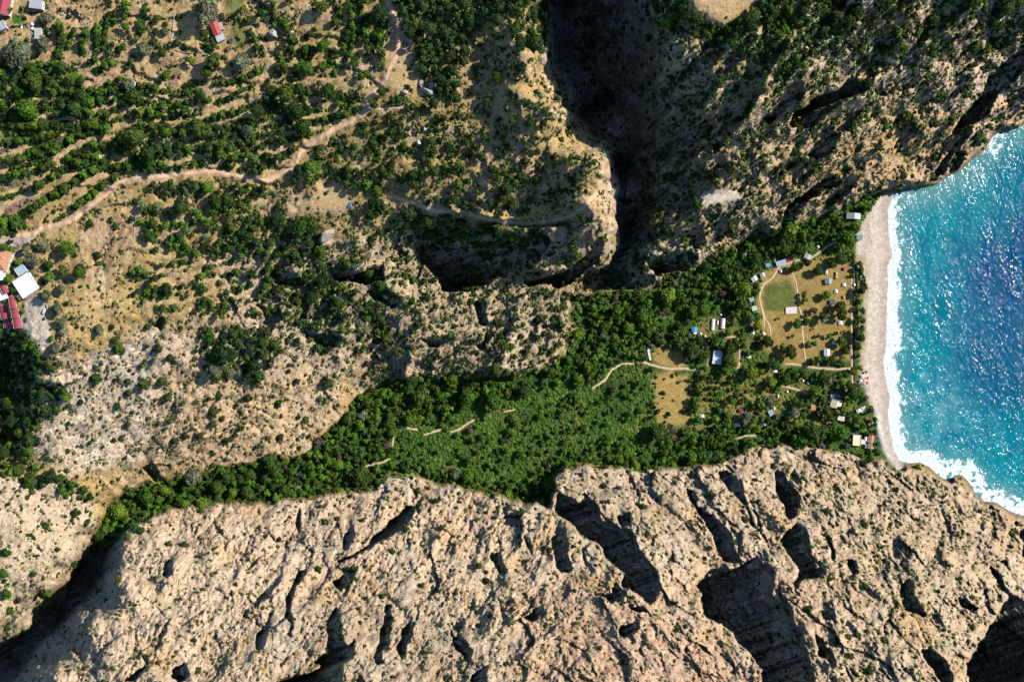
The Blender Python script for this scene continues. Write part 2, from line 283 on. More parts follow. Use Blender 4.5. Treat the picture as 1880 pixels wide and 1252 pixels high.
# shore
shore = np.clip(SD, 0, 400)
Hh = np.where(SD > 0, np.minimum(np.maximum(Hh, .3), .15+shore*(.06+1.3*ss(RK, .05, .4))+ss(shore, 0, 60)*1.2+np.where(shore > 80, 500, 0)+ss(shore, 20, 90)*60*(RK > .2)), -.4+SD*.05)
Hh = np.maximum(Hh, -25).astype(np.float32)
XW = (U-CU)*SC*(CAM_H-Hh)/CAM_H; YW = -(V-CV)*SC*(CAM_H-Hh)/CAM_H
far = (U < -500) | (U > 2300) | (V < -400) | (V > 1600)
def ground(u, v):
    h = samp(Hh, u, v); return (u-CU)*SC*(CAM_H-h)/CAM_H, -(v-CV)*SC*(CAM_H-h)/CAM_H, h
def place(u, v, lift=0.0):
    """world spot on the ground whose point `lift` metres up is seen at map u, v"""
    h = samp(Hh, u, v)
    for _ in range(3):
        k = (CAM_H-h-lift)/(CAM_H-h); h = samp(Hh, CU+(u-CU)*k, CV+(v-CV)*k)
    k = (CAM_H-h-lift)/CAM_H
    return (u-CU)*SC*k, -(v-CV)*SC*k, h

# ------------------------------------------------------------------ ground cover (albedo, with gorge and canyon shade painted in)
def c3(r, g, b): return np.array((r, g, b), np.float32)
CREAM = c3(.54,.375,.235); GREY = c3(.45,.375,.285); ORANGE = c3(.49,.30,.145); RED = c3(.43,.235,.145); DRY = c3(.42,.275,.105)
OLIVE = c3(.115,.115,.035); GREEN = c3(.04,.085,.014); SAND = c3(.50,.41,.335); DIRT = c3(.46,.30,.17); PALE = c3(.60,.50,.385); BRUSH = c3(.20,.155,.06)
def mixc(A, B, t): return A*(1-t[..., None])+B*t[..., None]
n1 = fbm(U/70, V/70, 111, 5); n2 = fbm(U/18, V/18, 121, 4); n3 = fbm(U/6, V/6, 131, 3); n4 = fbm(U/3.4, V/3.4, 141, 2)
ALB = np.empty(U.shape+(3,), np.float32); ALB[:] = DRY
ALB = mixc(ALB, CREAM*.9, ss(n1+n3*.5, -.1, .5)); ALB = mixc(ALB, BRUSH, ss(n2+n3*.7, -.05, .5)*.85); ALB = mixc(ALB, c3(.20,.19,.07), ss(n2-n1*.5+n3*.4, .0, .5)*pmask([(-300,-200),(900,-200),(960,300),(700,420),(420,420),(440,560),(250,560),(100,520),(-300,560)], 20)*.5)
rock = mixc(mixc(np.broadcast_to(CREAM, ALB.shape), ORANGE, ss(n1*1.2+n2*.5, .05, .6)*.75), GREY, ss(n3+n4*.7-n1*.9, -.1, .45)*.75)
rock = mixc(rock, c3(.33,.24,.15), ss(n4+n2*.4, .1, .6)*.4)
rock = mixc(rock, PALE, ss(-n3-n4*.5, .25, .6)*.35)
ft, fe = facet(U/13+WU/13, V/10+WV/10, 341); rock = rock*(1+.30*(ft[..., None]))*(1-.22*ss(-fe, -.12, 0)[..., None])
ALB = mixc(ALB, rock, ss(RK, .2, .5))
for c_, p_, a_ in ((c3(.38,.30,.19), [(1020,862),(1250,862),(1260,960),(1120,1040),(1050,960)], .6), (c3(.42,.31,.19), [(1400,830),(1660,860),(1880,950),(1880,1280),(1500,1280),(1450,1000)], .6), (c3(.63,.46,.30), [(90,1252),(200,1010),(320,940),(560,925),(560,1060),(420,1160),(300,1252)], .6), (c3(.62,.44,.27), [(700,920),(960,930),(930,1080),(800,1060),(640,1000)], .5), (c3(.34,.26,.17), [(520,1110),(900,1120),(960,1252),(500,1252)], .4)): ALB = mixc(ALB, c_, pmask(p_, 40, 2.0)*a_*ss(n2+n3*.6, -.6, .3))
GORGE_SHADE = np.maximum(pmask([(1000,-60),(1003,80),(1045,200),(1128,290),(1140,420),(1110,530),(1150,530),(1152,330),(1085,190),(1060,60),(1060,-60)], 12), pmask(G1[1], 5)); ALB = mixc(ALB, c3(.19,.18,.165), GORGE_SHADE*.8)  # gorge and canyon shade deepened by painting the rock darker
SCR = np.zeros(U.shape, np.float32)      # how much low scrub covers the ground
def paint(col, pts, a=1.0, soft=8, warp=1.0, nz=0.0):
    global ALB
    m = pmask(pts, soft, warp)*a
    if nz: m = m*ss(n3+n2*.6, -nz, nz)
    ALB = mixc(ALB, col, m)
def scrub(k, pts, soft=12):
    global SCR
    m = pmask(pts, soft); SCR = SCR*(1-m)+k*m
SCR[:] = .35
paint(c3(.46,.25,.085), [(1430,250),(1600,200),(1780,210),(1750,300),(1640,345),(1420,420)], .7, 20, 1.5, .7)
paint(c3(.42,.31,.17), [(1180,280),(1300,240),(1420,300),(1360,440),(1240,470),(1170,400)], .6, 20, 1.5, .6)
paint(PALE*.95, [(30,760),(120,690),(200,640),(280,600),(300,640),(270,700),(330,740),(270,800),(250,850),(120,870),(60,830)], .8, 20, 1, .5)
paint(PALE*.97, [(-400,860),(100,880),(180,920),(165,1000),(60,1150),(0,1190),(-400,1400)], .75, 10, 1, .9)
paint(c3(.52,.34,.165), [(280,720),(330,690),(480,690),(560,680),(650,690),(640,750),(590,800),(500,840),(420,860),(330,860),(280,830)], .9, 14, 1, 1.2)
paint(PALE*.9, [(380,590),(470,590),(560,630),(640,665),(650,690),(600,700),(500,640),(420,610)], .6, 12, 1, .6)
paint(RED*1.05, [(960,1080),(1100,1050),(1200,1100),(1260,1130),(1420,1252),(1400,1340),(1000,1340),(960,1200)], .75, 30, 1, .35)
paint(RED, [(1380,1020),(1490,1060),(1520,1130),(1480,1252),(1400,1252),(1360,1100)], .6, 20, 1, .6)
paint(ORANGE, [(1500,290),(1610,235),(1700,240),(1755,260),(1740,310),(1650,335),(1560,350),(1500,340)], .8, 14, 1, .6)
paint(ORANGE, [(1640,1090),(1700,1110),(1720,1180),(1670,1190),(1640,1140)], .7, 12); paint(ORANGE, [(800,975),(860,975),(860,1020),(830,1020)], .7, 14)
paint(ORANGE*.9, [(1050,1050),(1140,1060),(1145,1080),(1090,1085),(1055,1070)], .8, 6); paint(ORANGE, [(250,1190),(300,1150),(330,1215),(300,1252)], .6, 14)
paint(c3(.35,.24,.11), [(1150,110),(1300,130),(1450,110),(1600,160),(1780,200),(1600,300),(1400,420),(1250,460),(1160,400),(1210,250)], .75, 30, 1, .6)
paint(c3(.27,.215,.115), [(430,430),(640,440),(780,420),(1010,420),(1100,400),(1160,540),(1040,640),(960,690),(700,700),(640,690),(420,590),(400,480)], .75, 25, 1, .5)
paint(c3(.45,.35,.23), [(470,600),(560,630),(660,680),(760,640),(960,650),(1040,600),(1050,560),(960,570),(880,600),(700,620),(560,590)], .6, 16, 1, .5)
paint(c3(.20,.165,.06), [(640,200),(760,190),(880,210),(880,290),(740,300),(560,300),(560,260)], .75, 16, 1, .6)
paint(OLIVE, [(1180,40),(1300,60),(1460,10),(1700,20),(1880,60),(1700,130),(1500,150),(1350,130),(1200,90)], .6, 20, 1, .35)
# open dry slopes and fields on the plateau
for p, c, a in [
 ([(0,-60),(500,-60),(500,60),(505,110),(470,150),(400,180),(330,160),(250,150),(180,160),(140,125),(60,115),(0,80)], DIRT, .75),
 ([(318,15),(345,10),(375,45),(378,90),(350,100),(320,95),(312,60)], c3(.50,.36,.13), .9),
 ([(60,395),(100,375),(150,345),(185,325),(195,335),(150,375),(110,410),(80,420),(55,410)], c3(.48,.33,.13), .9),
 ([(120,520),(160,515),(240,540),(250,570),(200,610),(150,625),(110,630),(105,600),(118,560)], c3(.49,.33,.14), .9),
 ([(130,505),(200,380),(255,370),(250,440),(235,490),(180,510)], DIRT, .85),
 ([(705,60),(722,50),(745,70),(756,110),(762,150),(770,170),(720,172),(700,165),(702,145),(716,115)], c3(.50,.34,.18), .95),
 ([(880,150),(950,110),(1035,180),(1100,260),(1120,330),(1095,385),(1010,412),(900,402),(880,390),(1000,385),(1060,350),(1060,290),(1000,240),(920,220)], c3(.48,.31,.13), .75),
 ([(590,340),(640,335),(655,380),(620,395),(560,400),(500,395),(480,380),(540,370)], c3(.50,.34,.21), .85),
 ([(480,470),(560,455),(640,450),(650,462),(560,470),(500,488)], c3(.48,.31,.13), .8),
 ([(1258,-60),(1262,12),(1300,38),(1330,52),(1372,14),(1400,6),(1460,40),(1440,-60)], c3(.50,.345,.20), .9),
 ([(1285,362),(1300,352),(1345,350),(1360,360),(1330,370),(1288,376)], PALE, .95),
 ([(860,180),(920,190),(910,240),(880,260),(850,240)], c3(.46,.31,.14), .6),
 ([(560,800),(600,820),(575,835),(545,815)], PALE*.9, .8), ([(700,880),(735,868),(762,872),(770,885),(745,905),(700,900)], PALE*.9, .9),
 ([(795,905),(845,893),(850,898),(810,912)], PALE*.9, .9), ([(862,688),(905,692),(915,705),(880,700)], PALE, .8), ([(1368,462),(1386,460),(1384,478),(1370,480)], PALE*.9, .8)]:
    paint(c, p, a, 10, 1.9, .8)
paint(c3(.10,.14,.03), [(412,0),(445,-10),(450,50),(455,80),(440,95),(425,80),(420,30)], .8, 8)
paint(c3(.04,.14,.02), [(22,30),(43,30),(43,43),(24,44)], 1, 1.5, 0)
for p, c in [([(0,272),(45,265),(46,275),(0,290)], c3(.26,.15,.11)), ([(0,308),(35,300),(38,306),(0,320)], c3(.42,.27,.18)), ([(0,336),(40,326),(46,336),(0,356)], c3(.20,.18,.09)),
 ([(3,370),(38,365),(46,380),(16,394),(2,384)], c3(.24,.13,.10)), ([(0,248),(45,246),(44,252),(0,258)], c3(.10,.15,.03))]: paint(c, p, .95, 2, .2)
fur = ss(np.sin((U*.35+V)*2*math.pi/7.5), -.2, .4)*pmask([(0,336),(40,326),(46,336),(0,356)], 1, .2); ALB = mixc(ALB, c3(.09,.13,.03), fur*.5)
fur = ss(np.sin((U-V*.1)*2*math.pi/6.2), .4, .9)*pmask([(3,370),(38,365),(46,380),(16,394),(2,384)], 1, .2); ALB = mixc(ALB, c3(.34,.22,.17), fur*.6)
fur = ss(np.sin((U*.83+V*.52)*2*math.pi/13), .0, .6)*pmask([(170,500),(205,400),(245,390),(242,440),(205,500)], 3, .3); ALB = mixc(ALB, c3(.27,.15,.11), fur*.95)
YARD = [(45,556),(74,536),(84,545),(80,575),(95,605),(88,640),(66,648),(55,625),(40,590)]
paint(PALE*.92, YARD, .9, 3, .4)
paint(c3(.40,.32,.28), [(-60,432),(0,433),(30,437),(60,431),(62,438),(56,446),(30,458),(0,445),(-60,440)], 1, 1.5, .1)
# valley floor
ALB = mixc(ALB, c3(.04,.09,.016), VAL*.95); ALB = mixc(ALB, c3(.15,.16,.045), VAL*ss(n2+n3*.5, .15, .6)*.6)
FLD = c3(.34,.225,.072)
for p, c, a in [
 ([(1390,505),(1430,485),(1500,475),(1560,470),(1566,560),(1560,660),(1500,665),(1440,668),(1400,640),(1370,600),(1330,590),(1345,570),(1390,580),(1388,540)], FLD, .9),
 ([(1198,688),(1225,682),(1262,690),(1265,740),(1264,775),(1240,785),(1213,797),(1203,760),(1200,720)], FLD*1.15, .95),
 ([(1192,650),(1215,640),(1248,640),(1264,665),(1250,676),(1200,668)], FLD*1.1, .95),
 ([(1175,580),(1200,562),(1240,568),(1225,590),(1180,610),(1120,625),(1130,605)], BRUSH*1.1, .8), ([(1085,590),(1105,585),(1100,630),(1080,632)], FLD*1.1, .7),
 ([(1275,690),(1400,680),(1440,690),(1400,740),(1330,780),(1270,790)], c3(.26,.19,.055), .8), ([(1280,580),(1340,590),(1385,630),(1360,668),(1290,660),(1265,620)], c3(.24,.18,.06), .7),
 ([(1410,690),(1560,690),(1570,760),(1500,800),(1420,780),(1300,790)], c3(.23,.18,.055), .7), ([(1500,765),(1530,765),(1525,785),(1505,780)], FLD, .8)]:
    paint(c, p, a, 7, 1.3)
paint(c3(.095,.125,.03), [(1402,528),(1420,518),(1452,514),(1458,530),(1462,560),(1440,572),(1408,572),(1400,550)], .9, 4, .3)
paint(c3(.09,.15,.025), [(1365,640),(1392,636),(1390,665),(1362,668)], .9, 4, .4); paint(c3(.10,.15,.03), [(1500,690),(1560,690),(1565,700),(1510,700)], .3, 6)
bs = mixc(np.broadcast_to(SAND, ALB.shape), c3(.44,.33,.24), ss(n2, .1, .6)*.25); bs = mixc(bs, c3(.60,.55,.50), ss(V+n2*20+(U-1600)*.6, 740, 800)*.8)
bs = mixc(bs, c3(.37,.29,.225), ss(-SD, -22, -8)*.75); bs = mixc(bs, c3(.40,.28,.12), ss(n2+n3*.4, .2, .6)*ss(-U, -1598, -1588)*.7)
bs = mixc(bs, c3(.40,.33,.27), ss(np.sin(-SD/2.6+n2*3+n1*4), .55, .95)*ss(n1+n2, -.4, .3)*.35); bs = mixc(bs, c3(.62,.58,.53), ss(n4+n3*.5, .35, .7)*.35); bs = mixc(bs, c3(.22,.17,.13), ss(n4-n2*.4, .55, .8)*.5)
BCH2 = np.maximum(BCH, ss(-SD, -6, -2)*(RK < .05)*(V > 350)*(V < 870))
ALB = mixc(ALB, bs, BCH2)
ALB = mixc(ALB, c3(.16,.12,.08), ss(-SD, -9, -2)*(RK > .05)*.8)
ALB *= (1+.16*n3[..., None]+.10*n4[..., None])
ALB = np.clip(ALB, .01, .75)
# damp green ground with grass between the clumps of patchy land
ALB = mixc(ALB, c3(.16,.14,.045), VAL*(1-BCH2)*ss(n1*.6+n2+n3*.5, -.1, .5)*.28)
ALB *= (1+.30*(VAL*(1-BCH2)*np.clip(n2+n3*.5, -1, 1))[..., None])
paint(c3(.36,.27,.13), [(1568,470),(1592,465),(1594,560),(1588,690),(1574,700)], .8, 3, .6, .4)
# low scrub cover
scrub(.6, [(860,60),(1000,80),(1040,190),(1110,270),(1100,380),(1000,415),(880,400),(700,290),(780,180)], 10)
scrub(1.0, [(740,200),(860,200),(900,300),(740,300)], 10)
scrub(.62, [(1180,20),(1880,0),(1900,220),(1640,350),(1400,430),(1200,520),(1150,420),(1200,250),(1250,90)], 20)
scrub(.8, [(400,330),(900,340),(1000,430),(1100,440),(1100,520),(1040,640),(960,690),(660,700),(560,600),(430,520)], 20)
scrub(.5, [(250,600),(560,640),(650,700),(560,830),(280,860),(40,850),(40,700)], 20)
scrub(.22, CLIFFS[0][0], 20); scrub(.25, CLIFFS[1][0], 10)
scrub(.5, [(1400,830),(1650,850),(1800,930),(1800,1200),(1600,1200),(1450,1000)], 30)
scrub(.5, [(0,0),(480,0),(500,160),(0,110)], 6); scrub(.1, [(318,15),(375,10),(450,0),(450,100),(320,100)], 5); scrub(.05, [(705,60),(745,60),(765,165),(700,165)], 4)
scrub(.1, [(590,340),(640,335),(655,380),(520,395)], 4); scrub(0, [(1258,-60),(1262,12),(1330,50),(1372,14),(1440,-60)], 4); scrub(.03, YARD, 3); scrub(0, [(1285,362),(1300,350),(1350,348),(1362,360),(1330,374),(1288,378)], 4); scrub(.15, [(860,385),(1000,405),(1060,385),(1100,330),(1112,345),(1090,385),(1010,418),(900,412)], 4); scrub(.35, [(110,520),(250,540),(250,570),(150,625),(105,620)], 6)
SCR = SCR*(1-.5*np.clip(TW+TH*.7, 0, 1))+RISER*.75
SCR *= (1-VAL)*(1-BCH2)*(SD > 4)
SCR = np.where(pmask([(60,395),(185,325),(195,335),(80,420)], 3) > .5, .15, SCR)

ROADS = {
 'dirt_road': ([(-60,436),(0,434),(60,430),(80,419),(124,408),(161,382),(191,359),(215,339),(242,330),(285,325),(319,322),(369,317),(396,315),(423,322),(470,330),(490,332),(517,319),(540,303),(554,277),(587,253),(618,236),(638,225),(661,213),(675,200),(675,185),(688,166),(705,148),(715,124),(728,101),(730,67),(727,40),(718,17),(710,0),(700,-60)], 9.0, DIRT*1.05),
}
TRACKS = [([(680,201),(712,200),(752,198)],4), ([(1402,600),(1402,580),(1395,552),(1395,538),(1401,523),(1417,511),(1426,498),(1433,488),(1450,483),(1473,475),(1483,477),(1498,468),(1517,454),(1534,444)],3.6),
 ([(1454,502),(1461,519),(1464,540),(1468,567),(1473,586),(1473,609),(1476,642),(1479,667)],3), ([(1441,668),(1468,670),(1500,676),(1529,678),(1562,677)],3.6), ([(1433,708),(1454,713),(1489,723)],3),
 ([(1396,560),(1403,583),(1412,597),(1415,616)],3), ([(1293,630),(1300,637),(1303,653),(1299,672)],3.4), ([(1325,618),(1344,619),(1354,622),(1357,639),(1357,668),(1352,685)],3.2),
 ([(1088,713),(1100,705),(1112,696),(1123,679),(1145,668),(1160,668),(1178,664),(1195,670),(1225,677),(1259,677),(1289,681)],4),
 ([(730,782),(748,786),(767,789)],3.4), ([(779,798),(792,794),(809,789)],3.6), ([(826,793),(842,789),(856,779),(871,771)],3.4), ([(926,756),(945,752)],3), ([(723,799),(720,819)],3), ([(663,860),(678,854),(701,849),(715,842)],3.2),
 ([(1350,806),(1370,800),(1396,799)],3), ([(1563,470),(1563,560),(1564,640),(1565,702)],4),
 ([(712,361),(738,366),(772,379),(806,388),(856,391),(889,401),(940,411),(980,410),(1020,405),(1050,395),(1080,372),(1100,345),(1108,300)],7),
 ([(157,157),(200,140),(228,115),(243,92),(252,50),(250,10)],9), ([(322,160),(360,130),(330,100)],9), ([(480,150),(495,120),(500,80),(505,40)],8), ([(402,174),(440,168),(480,150)],7),
 ([(375,204),(420,196),(480,176)],6), ([(30,270),(85,262),(130,255)],0), ([(68,235),(100,228),(135,220)],10), ([(90,292),(120,285),(145,262),(190,240),(245,224)],9), ([(75,338),(110,322),(155,300),(160,303)],12), ([(40,300),(75,298),(105,296)],10), ([(50,342),(80,325),(100,312)],9),
 ([(130,350),(165,330),(195,318)],9), ([(575,135),(600,150),(640,128)],4), ([(600,165),(645,150),(678,150)],4), ([(1293,362),(1350,355)],0), ([(880,395),(900,260),(905,215),(920,160)],5), ([(205,290),(240,288)],4),
 ([(140,480),(165,440),(185,400),(200,375)],4), ([(250,380),(248,440),(225,490)],4)]
CLR = np.zeros(U.shape, np.float32)
for p, w in TRACKS:
    if w <= 0: continue
    s_, d = sdist(p, .25, w+6, False); m = ss(-d, -w/2-1.2, -w/2+1.0); CLR[s_] = np.maximum(CLR[s_], ss(-d, -w/2-3, -w/2-1))
    ALB[s_] = mixc(ALB[s_], DIRT*1.02, m*.92); SCR[s_] *= 1-m
TT = V+.36*np.minimum(U, 230)+.25*np.maximum(U-330, 0)+WV*.5
tph = TT/19.5+fbm(U/120, V/60, 441, 2)*.7; tfr = np.abs((tph-np.floor(tph))-.5)
TGAP = ss(.20-tfr+fbm(U/16, V/16, 443, 2)*.09, 0, .05)*ss(gnoise(U/95, V/26, 445)+.12, -.02, .14)
TGAP *= np.maximum(pmask([(-70,180),(120,170),(300,170),(480,185),(600,160),(640,215),(520,300),(400,308),(240,320),(150,330),(-70,420)], 8), pmask([(250,400),(330,470),(520,480),(520,570),(300,580),(235,540)], 8)*.9)
CLR = np.maximum(CLR, TGAP); ALB = mixc(ALB, c3(.47,.335,.165), TGAP*.85); SCR *= 1-.8*TGAP
paint(PALE, [(1283,366),(1296,352),(1345,348),(1362,360),(1340,368),(1318,376),(1290,380)], .9, 5, .8)
for nme, (p, w, c) in ROADS.items():
    s_, d = sdist(p, .1, w+6, False); CLR[s_] = np.maximum(CLR[s_], ss(-d, -w/2-4, -w/2-2)); SCR[s_] *= (1-ss(-d, -w/2-3, -w/2)); ALB[s_] = mixc(ALB[s_], c*.95, ss(-d, -w/2-2, -w/2))

# ------------------------------------------------------------------ material helpers
def nd(nt, t, **kw):
    n = nt.nodes.new(t)
    for k, v in kw.items(): setattr(n, k, v)
    return n
def new_mat(name, rough_=.9, spec=.2):
    m = bpy.data.materials.new(name); m.use_nodes = True; b = m.node_tree.nodes['Principled BSDF']
    b.inputs['Roughness'].default_value = rough_; b.inputs['Specular IOR Level'].default_value = spec
    return m, m.node_tree, b
def noise_mul(nt, col_socket, scale, lo, hi, detail=5, coords=None):
    t = nd(nt, 'ShaderNodeTexNoise'); t.inputs['Scale'].default_value = scale; t.inputs['Detail'].default_value = detail
    if coords: nt.links.new(coords, t.inputs['Vector'])
    r = nd(nt, 'ShaderNodeMapRange'); r.inputs['From Min'].default_value = .3; r.inputs['From Max'].default_value = .7
    r.inputs['To Min'].default_value = lo; r.inputs['To Max'].default_value = hi; nt.links.new(t.outputs['Fac'], r.inputs['Value'])
    m = nd(nt, 'ShaderNodeMix', data_type='RGBA', blend_type='MULTIPLY'); m.inputs[0].default_value = 1
    nt.links.new(col_socket, m.inputs[6]); nt.links.new(r.outputs[0], m.inputs[7]); return m.outputs[2]
def plain(name, col, rough_=.8, var=.18, scale=1.2, spec=.25):
    m, nt, b = new_mat(name, rough_, spec); c = nd(nt, 'ShaderNodeRGB'); c.outputs[0].default_value = (*col, 1)
    tc = nd(nt, 'ShaderNodeTexCoord'); nt.links.new(noise_mul(nt, c.outputs[0], scale, 1-var, 1+var*.5, 4, tc.outputs['Object']), b.inputs['Base Color']); return m

# ground
def ground_mat(name, bump_, lam):
    m, nt, b = new_mat(name, .95, .12)
    at = nd(nt, 'ShaderNodeAttribute', attribute_name='cover'); geo = nd(nt, 'ShaderNodeNewGeometry')
    c = noise_mul(nt, at.outputs['Color'], .9, .72, 1.25, 4, geo.outputs['Position']); c = noise_mul(nt, c, .22, .86, 1.14, 3, geo.outputs['Position'])
    nt.links.new(c, b.inputs['Base Color'])
    t = nd(nt, 'ShaderNodeTexNoise'); t.inputs['Scale'].default_value = lam; t.inputs['Detail'].default_value = 5; t.inputs['Roughness'].default_value = .72; nt.links.new(geo.outputs['Position'], t.inputs['Vector'])
    bp = nd(nt, 'ShaderNodeBump'); bp.inputs['Strength'].default_value = 1; bp.inputs['Distance'].default_value = bump_; nt.links.new(t.outputs['Fac'], bp.inputs['Height']); nt.links.new(bp.outputs[0], b.inputs['Normal'])
    return m
M_GROUND = ground_mat('rocky_ground', .9, .9); M_BEACH = ground_mat('pebble_sand', .15, 1.5)

def mesh_np(name, co, faces_flat, nper, mat, attrs=None, smooth=False, link=True):
    me = bpy.data.meshes.new(name); nf = len(faces_flat)//nper
    me.vertices.add(len(co)); me.vertices.foreach_set('co', np.ascontiguousarray(co, np.float32).ravel())
    me.loops.add(len(faces_flat)); me.loops.foreach_set('vertex_index', np.ascontiguousarray(faces_flat, np.int32))
    me.polygons.add(nf); me.polygons.foreach_set('loop_start', np.arange(0, nf*nper, nper, dtype=np.int32))
    if attrs:
        for k, a in attrs.items():
            if a.ndim == 2:
                q_ = me.color_attributes.new(k, 'FLOAT_COLOR', 'POINT'); q_.data.foreach_set('color', np.concatenate([a, np.ones((len(a), 1), np.float32)], 1).astype(np.float32).ravel())
            else:
                q_ = me.attributes.new(k, 'FLOAT', 'POINT'); q_.data.foreach_set('value', a.astype(np.float32))
    me.update(calc_edges=True)
    if smooth: me.polygons.foreach_set('use_smooth', np.ones(nf, bool))
    if mat: me.materials.append(mat)
    o = bpy.data.objects.new(name, me)
    if link: COL.objects.link(o)
    return o
idx = np.arange(NU*NV).reshape(NV, NU)
quads = np.stack([idx[1:, :-1], idx[1:, 1:], idx[:-1, 1:], idx[:-1, :-1]], -1)
def grid_part(name, cellmask, mat, kind='structure', Z=None, attrs=None):
    f = quads[cellmask]; used, inv = np.unique(f.ravel(), return_inverse=True)
    if Z is None: co = np.stack([XW.ravel()[used], YW.ravel()[used], Hh.ravel()[used]], 1)
    else:
        z = Z.ravel()[used]; k = (CAM_H-z)/CAM_H; co = np.stack([(U.ravel()[used]-CU)*SC*k, -(V.ravel()[used]-CV)*SC*k, z], 1)
    at = {k_: a.reshape(-1, *a.shape[2:])[used] for k_, a in (attrs or {}).items()}
    o = mesh_np(name, co, inv.astype(np.int32), 4, mat, at, smooth=False); o['kind'] = kind; return o
def cell(F): return (F[1:, :-1]+F[1:, 1:]+F[:-1, 1:]+F[:-1, :-1])/4
bm_ = (cell(BCH2) > .5); vm_ = (cell(VAL) > .5) & ~bm_
under = cell(SD) < -60
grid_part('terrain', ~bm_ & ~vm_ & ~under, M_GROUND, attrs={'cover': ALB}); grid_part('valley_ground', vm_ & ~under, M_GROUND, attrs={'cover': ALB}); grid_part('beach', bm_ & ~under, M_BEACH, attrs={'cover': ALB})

def strip(name, pts, w, mat, lift=.25, edge=.35):
    P = [Vector(p) for p in pts]; S = []
    for i in range(len(P)-1):
        a, b = P[max(i-1, 0)], P[i]; c, d = P[i+1], P[min(i+2, len(P)-1)]; n = max(2, int((c-b).length/2.2))
        for k in range(n):
            t = k/n; S.append(.5*((2*b)+(c-a)*t+(2*a-5*b+4*c-d)*t*t+(3*b-a-3*c+d)*t**3))
    S.append(P[-1]); S = np.array([tuple(p) for p in S]); T = np.gradient(S, axis=0); T /= np.linalg.norm(T, axis=1)[:, None]+1e-9; N = np.stack([-T[:, 1], T[:, 0]], 1)
    K = max(5, int(w/1.4)); r = []; n = len(S); jl = fbm(np.arange(n)/5.0, np.full(n, 3.3), 77, 3)*edge*w; jr = fbm(np.arange(n)/5.0, np.full(n, 8.8), 78, 3)*edge*w
    for i, q_ in enumerate(np.linspace(-.5, .5, K)):
        o = q_*w+(jl if q_ < 0 else jr)*abs(q_); pu_, pv_ = S[:, 0]+N[:, 0]*o, S[:, 1]+N[:, 1]*o; h = samp(Hh, pu_, pv_)+lift*(1-(abs(q_)*2)**4*1.15); k = (CAM_H-h)/CAM_H*SC
        r.append(np.stack([(pu_-CU)*k, -(pv_-CV)*k, h], 1))
    co = np.stack(r, 1).reshape(-1, 3); a = np.arange(n*K).reshape(n, K); f = np.stack([a[:-1, :-1], a[1:, :-1], a[1:, 1:], a[:-1, 1:]], -1).reshape(-1)
    o = mesh_np(name, co, f, 4, mat); o['kind'] = 'structure'; return o
M_ROAD, nt, b = new_mat('packed_dirt', .95, .1); geo = nd(nt, 'ShaderNodeNewGeometry'); c_ = nd(nt, 'ShaderNodeRGB'); c_.outputs[0].default_value = (.56, .36, .23, 1)
nt.links.new(noise_mul(nt, noise_mul(nt, c_.outputs[0], .12, .82, 1.15, 3, geo.outputs['Position']), .9, .85, 1.12, 4, geo.outputs['Position']), b.inputs['Base Color'])
M_PATH, nt, b = new_mat('trodden_earth', .95, .1); geo = nd(nt, 'ShaderNodeNewGeometry'); c_ = nd(nt, 'ShaderNodeRGB'); c_.outputs[0].default_value = (.54, .40, .24, 1)
nt.links.new(noise_mul(nt, c_.outputs[0], .6, .78, 1.15, 4, geo.outputs['Position']), b.inputs['Base Color'])
strip('dirt_road', ROADS['dirt_road'][0], 8.5, M_ROAD, .45, .5)
for i_ in (1, 2, 3, 4, 5, 6, 7, 8, 9, 10, 11, 12, 13, 14, 15, 16, 17): strip('footpath', TRACKS[i_-1+0][0] if i_ < 1 else TRACKS[i_][0], TRACKS[i_][1], M_PATH, .3, .5)
strip('farm_track', TRACKS[0][0], 4, M_PATH, .3, .5)

# ------------------------------------------------------------------ sea
dep = -SD
swell = (np.sin((U+V*.12+WU*2.2)/6.2)*.35+np.sin((U*1.0-V*.1+WV*2)/11)*.3+fbm(U/5, V/12, 151, 3)*.4)
Zs = (.25+swell*ss(dep, 4, 60)*.35*(dep > 0)).astype(np.float32)
e1 = fbm(U/26, V/60, 161, 4)*9+fbm(U/7, V/12, 163, 3)*4
sand_side = ss(V, 345, 380)*ss(-V, -880, -850)
wid = 13+13*fbm(U/300, V/45, 167, 2)+4*np.sin(V/37.0)
foam = ss(wid+4-dep+e1*.8, -5, 7)
lace = ss(fbm(U/9, V/14, 171, 4)+.42-(dep-wid)/50, .0, .7)*ss(-(dep-wid), -52, 0)
foam = foam*(.62+.5*ss(fbm(U/5, V/16, 169, 3), -.5, .3))*(1-.75*ss(.06-np.abs(gnoise(U*0+3.3, V/60, 175)*.5+(dep-wid*.75)/30), 0, .06))
fs = sand_side*np.maximum(foam, lace*.75)
rfo = ss(26+e1*2.2-dep, -10, 12)*ss(fbm(U/11, V/11, 173, 4), -.45, .15)*(ss(V, 800, 850)*1.0+ss(-V, -345, -300)*.5*ss(fbm(U/40, V/40, 177, 2), -.1, .3))
foam = np.clip(np.maximum(fs, rfo), 0, 1)
milky = ss(60-(np.hypot((U-1700)/60, (V-770)/70)-1)*60, 0, 90)*.35*ss(fbm(U/22, V/22, 179, 4), -.3, .4)
t1 = ss(dep+fbm(U/60, V/90, 181, 4)*60+ss(-V,-420,-280)*50, 40, 200); t1 = np.minimum(t1*(1.1-.25*ss(V, 420, 700)), 1)*(1-.8*ss(V+U*.15, 980, 1130)); t0 = ss(dep+e1*1.5, 8, 60)
WC = mixc(np.broadcast_to(c3(.08,.23,.235), ALB.shape), c3(.0,.19,.24), t0); WC = mixc(WC, c3(.0,.062,.155), t1)
